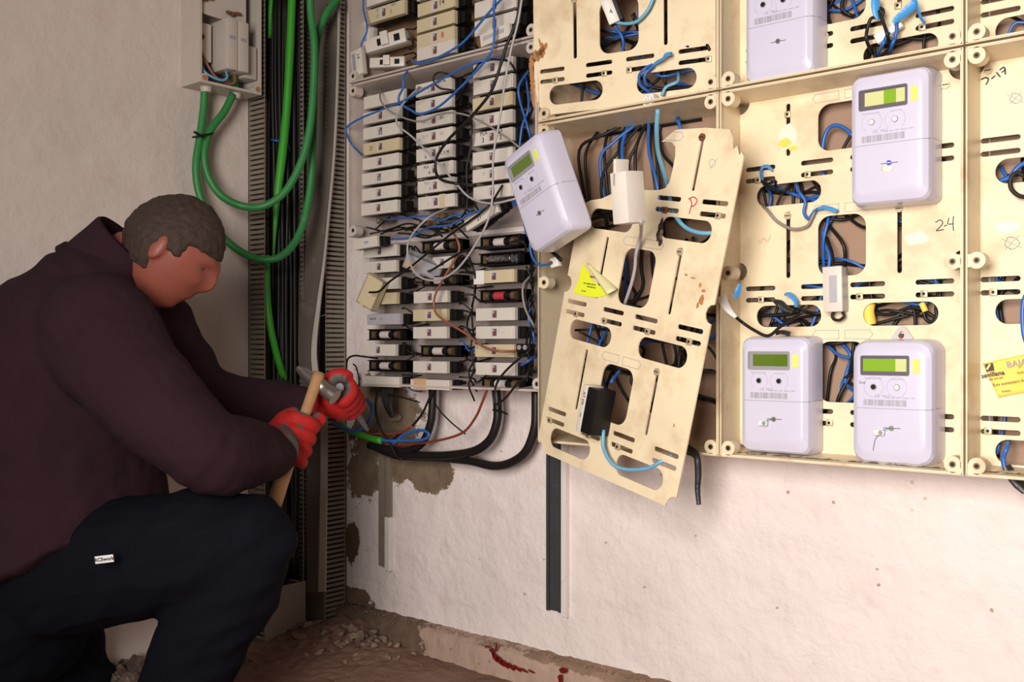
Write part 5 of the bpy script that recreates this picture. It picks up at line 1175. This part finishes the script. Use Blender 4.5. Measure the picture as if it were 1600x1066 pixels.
big = [(475, 1003, .026, 'largest flat angular rubble piece in front of the trunking'), (402, 1018, .009, 'small pale rubble piece at the left end of the debris'), (392, 1032, .008, 'small rounded rubble piece nearest the man\'s leg'), (458, 993, .008, 'small rubble piece touching the wider trunking'),
       (546, 985, .018, 'grey rubble piece in the heap by the ledge, leftmost'), (562, 1000, .022, 'brown rubble piece at the foot of the heap by the ledge'), (585, 990, .018, 'pointed rubble piece in the middle of the heap'), (600, 1003, .018, 'rounded rubble piece at the front of the heap'),
       (622, 1010, .014, 'rightmost rubble piece of the heap'), (532, 1012, .010, 'reddish rubble piece left of the heap'), (540, 1037, .012, 'flat rubble flake in front of the heap'), (480, 1025, .008, 'small lone rubble piece below the flat one')]
for i, (px, py, s, lb) in enumerate(big):
    p = Fp(px, py); tag(rock(p + Vector((0, 0, s * .25)), s, i * 3.1, .35 if i in (0, 10) else .6).build('rubble_piece', 'rubble', smooth=False), lb, 'rubble')
for i in range(90):
    px = rn.gauss(572, 42); py = rn.gauss(992, 16)
    if py < 960 or px < 470: continue
    p = Fp(px, py)
    if p.y > -.05: continue
    tag(rock(p + Vector((0, 0, .002)), rn.uniform(.005, .016), i * 1.7).build('rubble_piece', 'rubble'), 'small rubble pieces heaped at the foot of the ledge', 'rubble', group='small rubble in the heap')
mb = MB()
for i in range(420):
    x, y = rn.uniform(-.05, 1.0), rn.uniform(-.7, -.05)
    if rn.random() > math.exp(-math.hypot(x - .15, y + .15) * 2.2): continue
    s = rn.uniform(.001, .0035); z = fl(x, y); mb.v += []
    o_n = rock((x, y, z + s * .4), s, i * .9); mb.add(o_n.v, o_n.f)
for i in range(500):
    x = rn.uniform(.0, 1.2); s = rn.uniform(.001, .004); y = -rn.uniform(.002, .034)
    o_n = rock((x, y, .004), s, i * .7); mb.add(o_n.v, o_n.f)
tag(mb.build('grit', 'rubble'), 'fine grit and crumbs strewn over the floor and ledge', 'grit', kind='stuff')
# crumpled foil behind the legs
p = Fp(190, 1040); vs = []; nn = 46
q_ = W(200, 1030, 2.3); c0 = Vector((q_.x, q_.y, FZ))
def foil(x, y):
    a = noise.noise(Vector((x * 22, y * 22, 0))); b = noise.noise(Vector((x * 55, y * 55, 5)))
    return FZ + .012 + abs(a) * .045 + abs(b) * .012
v, f = hgrid(c0.x - .12, c0.x + .20, c0.y - .22, c0.y + .16, 70, 70, foil)
tag(MB().add(v, f).build('crumpled_sheet', 'wrap'), 'crumpled shiny plastic sheet on the floor behind the man\'s legs', 'plastic sheet')

# ------------------------------------------------------------------ the electrician
person = thing('person', 'person crouching in a dark plum sweater and navy trousers, red work gloves, hammering', 'person', loc=W(150, 1190, 2.0))
PI_ = person.matrix_basis.inverted()
def limb(mb, pts, ref=None, n=20, sub=6, cap=.8):
    """pts: (centre, ra, rb) ; ra along ref direction, rb across"""
    P = [Vector(p[0]) for p in pts]; k = len(P); ref = ref or cr
    Q = [P[0] * 2 - P[1]] + P + [P[-1] * 2 - P[-2]]
    out = []; ra = []; rb = []
    for i in range(1, k):
        for s in range(sub):
            t = s / sub; a, b, c, d = Q[i - 1:i + 3]
            out.append(.5 * ((2 * b) + (c - a) * t + (2 * a - 5 * b + 4 * c - d) * t * t + (3 * b - a - 3 * c + d) * t ** 3))
            w_ = t * t * (3 - 2 * t)
            ra.append(pts[i - 1][1] * (1 - w_) + pts[i][1] * w_); rb.append(pts[i - 1][2] * (1 - w_) + pts[i][2] * w_)
    out.append(P[-1]); ra.append(pts[-1][1]); rb.append(pts[-1][2])
    rings = []
    N_ = len(out)
    for i, p in enumerate(out):
        d = (out[min(i + 1, N_ - 1)] - out[max(i - 1, 0)]).normalized()
        a = ref - d * ref.dot(d); a.normalize(); b = d.cross(a)
        rings.append([p + a * math.cos(t) * ra[i] + b * math.sin(t) * rb[i] for t in [2 * math.pi * q / n for q in range(n)]])
    # rounded ends
    def endcap(p, d, r1, r2, sgn):
        a = ref - d * ref.dot(d); a.normalize(); b = d.cross(a); o = []
        for th in (70, 45, 20):
            th = math.radians(th); o.append([p + d * sgn * math.cos(th) * min(r1, r2) * cap + (a * math.cos(t) * r1 + b * math.sin(t) * r2) * math.sin(th) for t in [2 * math.pi * q / n for q in range(n)]])
        return o
    d0 = (out[1] - out[0]).normalized(); d1 = (out[-1] - out[-2]).normalized()
    s0 = endcap(out[0], d0, ra[0], rb[0], -1)[::-1]; s1 = endcap(out[-1], d1, ra[-1], rb[-1], 1)
    mb.loft(s0 + rings + s1)
def remesh(name, mb, voxel, m, parent, smooth=4, disp=None, T=None):
    me = bpy.data.meshes.new(name); me.from_pydata([tuple(v) for v in mb.v], [], mb.f); me.update()
    bm = bmesh.new(); bm.from_mesh(me); bmesh.ops.recalc_face_normals(bm, faces=bm.faces); bm.to_mesh(me); bm.free()
    o = bpy.data.objects.new('tmp', me); C.objects.link(o)
    r = o.modifiers.new('r', 'REMESH'); r.mode = 'VOXEL'; r.voxel_size = voxel; r.use_smooth_shade = True
    if smooth: s = o.modifiers.new('s', 'SMOOTH'); s.iterations = smooth; s.factor = .5
    bpy.context.view_layer.update()
    m2 = bpy.data.meshes.new_from_object(o.evaluated_get(bpy.context.evaluated_depsgraph_get()))
    bpy.data.objects.remove(o)
    if disp:
        nrm = [v.normal.copy() for v in m2.vertices]
        for v, nn_ in zip(m2.vertices, nrm): v.co += nn_ * disp(v.co)
    for p in m2.polygons: p.use_smooth = True
    m2.transform(PI_)
    return link(name, m2, m, parent)

# skeleton (pixel, distance) -> metres
neck0, neck1 = W(178, 408, 2.0), W(232, 378, 2.0)
sh_n, el_n, wr_n = W(150, 520, 1.86), W(315, 702, 1.80), W(436, 705, 2.00)
sh_f, el_f, wr_f = W(235, 520, 2.14), W(330, 612, 2.17), W(486, 634, 2.24)
spine = [W(40, 905, 2.0), W(55, 790, 2.0), W(72, 680, 2.0), W(95, 570, 2.0), W(125, 480, 2.0), W(168, 412, 2.0)]
hip_n, kn_n, an_n = W(95, 895, 1.95), W(398, 838, 1.86), W(262, 1120, 1.92)
hip_f, kn_f, an_f = W(60, 930, 2.14), W(130, 1130, 2.25), W(-60, 1190, 2.2)
fd = (cr * .80 - UP * .58 + fw * .12).normalized(); up_h = (UP - fd * UP.dot(fd)).normalized(); rt_h = fd.cross(up_h).normalized()
HC = W(266, 393, 1.99)
def H(x, y, z): return HC + rt_h * x + fd * y + up_h * z       # x right, y forward, z up
# head surface
body = MB()
rings = []
nh, mh = 40, 34
for j in range(mh + 1):
    th = math.pi * (j + .05) / (mh + .1); z = -math.cos(th); s = math.sin(th); rg = []
    for i in range(nh):
        a = 2 * math.pi * i / nh; x, y = s * math.cos(a), s * math.sin(a)
        X, Y, Z_ = x * .076, y * .096, z * .112
        if z < 0:   # jaw narrows and comes forward
            k = -z; X *= 1 - .30 * k; Y *= (1 - .22 * k) if y > 0 else (1 - .45 * k); Y += .012 * k
        if y > 0:   # flatter face
            Y *= .96; X *= 1 - .05 * y
        f_ = max(0, y)
        g2 = lambda cx, cz, sx, sz: math.exp(-((X - cx) / sx) ** 2 - ((Z_ - cz) / sz) ** 2) * (1 if y > 0 else 0)
        Y += .015 * g2(0, -.018, .012, .018) + .012 * g2(0, .004, .008, .022)         # nose
        Y += .006 * g2(0, .026, .045, .009)                                         # brow
        Y -= .010 * (g2(.030, .010, .014, .010) + g2(-.030, .010, .014, .010))      # eye sockets
        Y += .004 * (g2(.036, -.018, .018, .016) + g2(-.036, -.018, .018, .016))    # cheeks
        Y += .006 * g2(0, -.052, .022, .006) + .005 * g2(0, -.062, .018, .005) - .003 * g2(0, -.057, .022, .002)   # lips
        Y += .009 * g2(0, -.088, .020, .014)                                        # chin
        rg.append(H(X, Y, Z_))
    rings.append(rg)
body.loft(rings)
for sd in (1, -1):   # ears
    T_ = Matrix.Translation(H(sd * .076, -.008, -.004)) @ Matrix((rt_h, fd, up_h)).transposed().to_4x4() @ Matrix.Rotation(sd * -.35, 4, 'Z')
    body.ball((0, 0, 0), (.007, .015, .027), T=T_, n=14, m=10)
limb(body, [(W(150, 440, 2.0), .050, .050), (W(205, 400, 2.0), .052, .052), (H(0, -.02, -.03), .054, .056)])
limb(body, [(p, a, b) for p, a, b in zip(spine, (.09, .10, .11, .11, .08, .045), (.11, .11, .12, .12, .10, .045))])
limb(body, [(sh_n, .05, .05), (el_n, .040, .040), (wr_n, .028, .030)]); limb(body, [(sh_f, .045, .045), (el_f, .032, .032), (wr_f, .025, .027)])
limb(body, [(hip_n, .085, .085), (W(235, 866, 1.87), .075, .075), (kn_n, .060, .060)]); limb(body, [(kn_n, .058, .058), (W(335, 965, 1.88), .055, .055), (an_n, .040, .045)])
limb(body, [(hip_f, .07, .07), (W(90, 1040, 2.2), .05, .05), (kn_f, .045, .045), (an_f, .035, .035)])

# hands: five fingers closed on what they hold
def fist(mb, c, axis, palm, rg, k=1., grow=0., wrist=None):
    """c point on the held shaft axis, axis shaft direction (towards the index finger), palm: direction from shaft to palm"""
    a = axis.normalized(); p = (palm - a * palm.dot(a)).normalized(); q = a.cross(p)
    lens = (.9, 1., .95, .8)
    for i in range(4):
        o = c + a * (.0315 - .021 * i) * k; R0 = rg + .010 * k; pts = []
        for s in range(8):
            an = math.radians(-12 + 34 * s * lens[i]); R_ = R0 + (.012 * k if s == 0 else (.004 if s == 2 else 0))
            pts.append(o + (p * math.cos(an) + q * math.sin(an)) * R_)
        rd = [.0098, .0098, .0095, .0092, .009, .0085, .008, .007]
        mb.tube(pts, .009, n=10, sub=3, radii=[r_ * k + grow for r_ in rd])
    pc = c + p * (rg + .018 * k) - q * .012 * k
    Tm = Matrix.Translation(pc) @ Matrix((a, q, p)).transposed().to_4x4()
    mb.ball((0, 0, 0), (.044 * k + grow, .036 * k + grow, .017 * k + grow), T=Tm, n=18, m=12)
    th = []
    for s in range(5):
        an = math.radians(-40 - 38 * s); th.append(c + a * (.040 + .004 * s) * k * (1 if s < 3 else .9) + (p * math.cos(an) + q * math.sin(an)) * (rg + .014 * k))
    mb.tube([c + p * .03 * k - q * .03 * k] + th, .011, n=10, sub=3, radii=[r_ * k + grow for r_ in (.016, .014, .0125, .011, .0105, .009)])
    if wrist is not None: limb(mb, [(pc - q * .015, .030 * k + grow, .022 * k + grow), (wrist, .030 * k + grow, .028 * k + grow)], ref=a)
    return pc
ham_a, ham_b = W(427, 790, 2.04), W(499, 583, 2.16)
hax = (ham_b - ham_a).normalized()
grip_n = ham_a.lerp(ham_b, .47)
chis_a, chis_b = W(531, 606, 2.20), W(574, 672, 2.44)
chx = (chis_a - chis_b).normalized()
grip_f = chis_a.lerp(chis_b, .20)
PF = (fw * -.85 - cr * .35)
PN = (cr * -.75 - fw * .45 - UP * .2)
fist(body, grip_n, hax, PN, .014, 1.2, 0, wr_n); fist(body, grip_f, chx, PF, .011, 1.15, 0, wr_f)
bod = remesh('body', body, .0045, 'skin', person, smooth=2)
for sd in (1, -1):
    e = MB().ball(tuple(PI_ @ H(sd * .030, .0655, .010)), .0115).build('eye', 'eye', person, smooth='all')
# hair
hair = MB(); rings = []
for j in range(30):
    th = math.pi * (.02 + .96 * j / 29); z = -math.cos(th); s = math.sin(th); rg = []
    for i in range(40):
        a = 2 * math.pi * i / 40; x, y = s * math.cos(a), s * math.sin(a)
        hairline = .30 if y > .35 else (-.05 if y > -.05 else -.48)
        k = 1.045 + .02 * noise.noise(Vector((x * 9, y * 9, z * 9))) if z > hairline else .90
        if z < 0: kx, ky = 1 - .30 * -z, (1 - .22 * -z if y > 0 else 1 - .40 * -z)
        else: kx = ky = 1
        rg.append(H(x * .077 * k * kx, y * .096 * k * ky * (.96 if y > 0 else 1), z * .112 * k))
    rings.append(rg)
hair.loft(rings)
remesh('hair', hair, .004, 'hair', person, smooth=2, disp=lambda c: .003 * noise.noise(c * 90))
# sweater
sw = MB()
limb(sw, [(W(118, 868, 1.99), .195, .215), (W(92, 800, 2.0), .205, .215), (W(76, 725, 2.0), .210, .205), (W(84, 640, 2.0), .210, .21), (W(108, 560, 2.0), .195, .215), (W(140, 490, 2.0), .150, .200), (W(172, 432, 2.0), .092, .12), (W(190, 405, 2.0), .068, .08)], cap=.12)
limb(sw, [(W(60, 580, 2.02), .15, .15), (W(105, 500, 2.0), .13, .18), (W(135, 455, 2.0), .10, .14)])
limb(sw, [(sh_n, .115, .11), (W(225, 610, 1.82), .098, .10), (el_n, .076, .080), (W(380, 708, 1.90), .066, .066), (W(418, 708, 1.97), .056, .056), (W(433, 706, 1.995), .048, .048)], cap=.15)
limb(sw, [(sh_f, .095, .10), (W(285, 570, 2.15), .070, .075), (el_f, .058, .058), (W(410, 630, 2.22), .054, .054), (wr_f - cr * .02, .042, .042)])
sw.ball(sh_n, .112, n=24, m=16)
def wrinkle(c):
    w = (c - W(200, 600, 1.9))
    return .011 * noise.noise(Vector((w.dot(cr) * 7 + w.z * 9, w.dot(fw) * 6, w.z * 4))) - .007 * abs(noise.noise(Vector((w.dot(cr) * 5 + w.z * 13, 7, w.z * 3 - w.dot(cr) * 4)))) + .004 * noise.noise(Vector((w.dot(cr) * 22 - w.z * 14, 3, w.z * 10))) + .0016 * noise.noise(c * 45)
remesh('sweater', sw, .0065, 'sweater', person, smooth=5, disp=wrinkle)
col = MB(); cl = []
cc, dd = W(168, 418, 2.0), (W(215, 372, 2.0) - W(168, 418, 2.0)).normalized()
for (s, r1, r2) in ((-.035, .094, .094), (-.02, .090, .090), (-.018, .084, .085), (.0, .083, .084), (.035, .080, .081), (.060, .079, .080), (.066, .074, .075), (.050, .066, .068), (.0, .060, .062)):
    a_ = cr - dd * cr.dot(dd); a_.normalize(); b_ = dd.cross(a_)
    cl.append([PI_ @ (cc + dd * s + a_ * math.cos(t) * r1 + b_ * math.sin(t) * r2) for t in [2 * math.pi * q / 32 for q in range(32)]])
MB().loft(cl, caps=False).build('sweater_collar', 'sweater', person, smooth='all')
# trousers
tr = MB()
limb(tr, [(W(70, 850, 2.02), .14, .15), (W(50, 910, 2.02), .15, .17), (W(20, 980, 2.04), .14, .16)])
limb(tr, [(hip_n, .125, .13), (W(200, 873, 1.90), .118, .12), (W(310, 852, 1.86), .103, .108), (kn_n, .083, .086)], ref=UP)
limb(tr, [(kn_n + cr * -.005, .085, .086), (W(368, 905, 1.87), .092, .088), (W(318, 1000, 1.89), .088, .084), (W(270, 1100, 1.92), .080, .080), (W(250, 1150, 1.93), .07, .075)])
limb(tr, [(hip_f, .12, .12), (W(90, 1040, 2.2), .10, .10), (kn_f, .08, .08), (an_f, .065, .065)])
remesh('trousers', tr, .0065, 'navy', person, smooth=4, disp=lambda c: .007 * noise.noise(Vector((c.dot(cr) * 9 - c.z * 12, c.dot(fw) * 8, c.z * 6))) - .012 * abs(noise.noise(Vector((c.dot(cr) * 7 - c.z * 15, 2, c.z * 5 + c.dot(cr) * 3)))) + .004 * noise.noise(Vector((c.dot(cr) * 28 - c.z * 20, 1, c.z * 15))))
# shoes
sh = MB(); a0 = W(258, 1165, 1.93); fz = FZ + .045
a0.z = fz; limb(sh, [(a0 - cr * .05, .05, .045), (a0 + cr * .06, .05, .045), (a0 + cr * .16, .042, .035)], ref=fw)
b0 = an_f.copy(); b0.z = fz; limb(sh, [(b0 - cr * .02, .05, .045), (b0 + cr * .08, .05, .045), (b0 + cr * .17, .042, .035)], ref=fw)
remesh('shoes', sh, .008, 'black', person, smooth=3)
# gloves
for nm, gc, ax, pl, rg, wr_, cuff in (('near', grip_n, hax, PN, .014, wr_n, .045), ('far', grip_f, chx, PF, .011, wr_f, .036)):
    g = MB(); fist(g, gc, ax, pl, rg, 1.25 if nm == 'near' else 1.2, .0035, wr_)
    go = remesh('work_glove', g, .0032, 'redglove', person, smooth=2)
    go.data.materials.append(M['greyglove'])
    ctr = PI_ @ gc; axl = (PI_.to_3x3() @ ax).normalized(); pll = (PI_.to_3x3() @ pl).normalized()
    for p_ in go.data.polygons:
        q = p_.center - ctr; q = q - axl * q.dot(axl)
        if q.length < rg + .0125 or (q.dot(pll) > .0 and p_.normal.dot(pll) < -.2): p_.material_index = 1
# trouser label and small pull
q = W(163, 874, 1.742); t_ = MB().bbox((-.016, -.001, -.0065), (.016, .001, .0065), .0008, T=PI_ @ Matrix.Translation(q) @ Matrix((cr, fw, UP)).transposed().to_4x4() @ Matrix.Rotation(-.12, 4, 'Y')).build('trouser_label', 'clear', person)
text('RCSwork', .0085, 'ink', t_, PI_ @ Matrix.Translation(q - fw * .0013) @ Matrix((cr, fw, UP)).transposed().to_4x4() @ Matrix.Rotation(-.12, 4, 'Y'), 'lettering', bold=.0003)
# hammer and chisel
t = thing('hammer', 'hammer with pale wooden handle held in the red glove', 'hammer')
ho_ = MB(); ho_.tube([ham_a, ham_a.lerp(ham_b, .25), ham_a.lerp(ham_b, .5), ham_a.lerp(ham_b, .75), ham_b], .012, n=14, radii=[.016, .0145, .012, .0115, .0125], flat=.75); ho_.build('handle', 'wood', t, smooth='all')
hd = (W(534, 628, 2.16) - W(462, 572, 2.20)).normalized(); hc = W(497, 600, 2.165)
hm = MB(); hm.tube([hc - hd * .060, hc - hd * .045, hc - hd * .02, hc, hc + hd * .02, hc + hd * .035, hc + hd * .050], .015, n=14, radii=[.006, .011, .015, .018, .015, .017, .0175]); hm.build('hammer_head', 'steel', t, smooth=True)
t = thing('chisel', 'dark steel chisel held in the far red glove against the wall', 'chisel')
MB().tube([chis_a, chis_a.lerp(chis_b, .05), chis_a.lerp(chis_b, .75), chis_b], .008, n=8, radii=[.010, .008, .008, .004]).build('shank', 'bezelgrey', t, smooth=True)
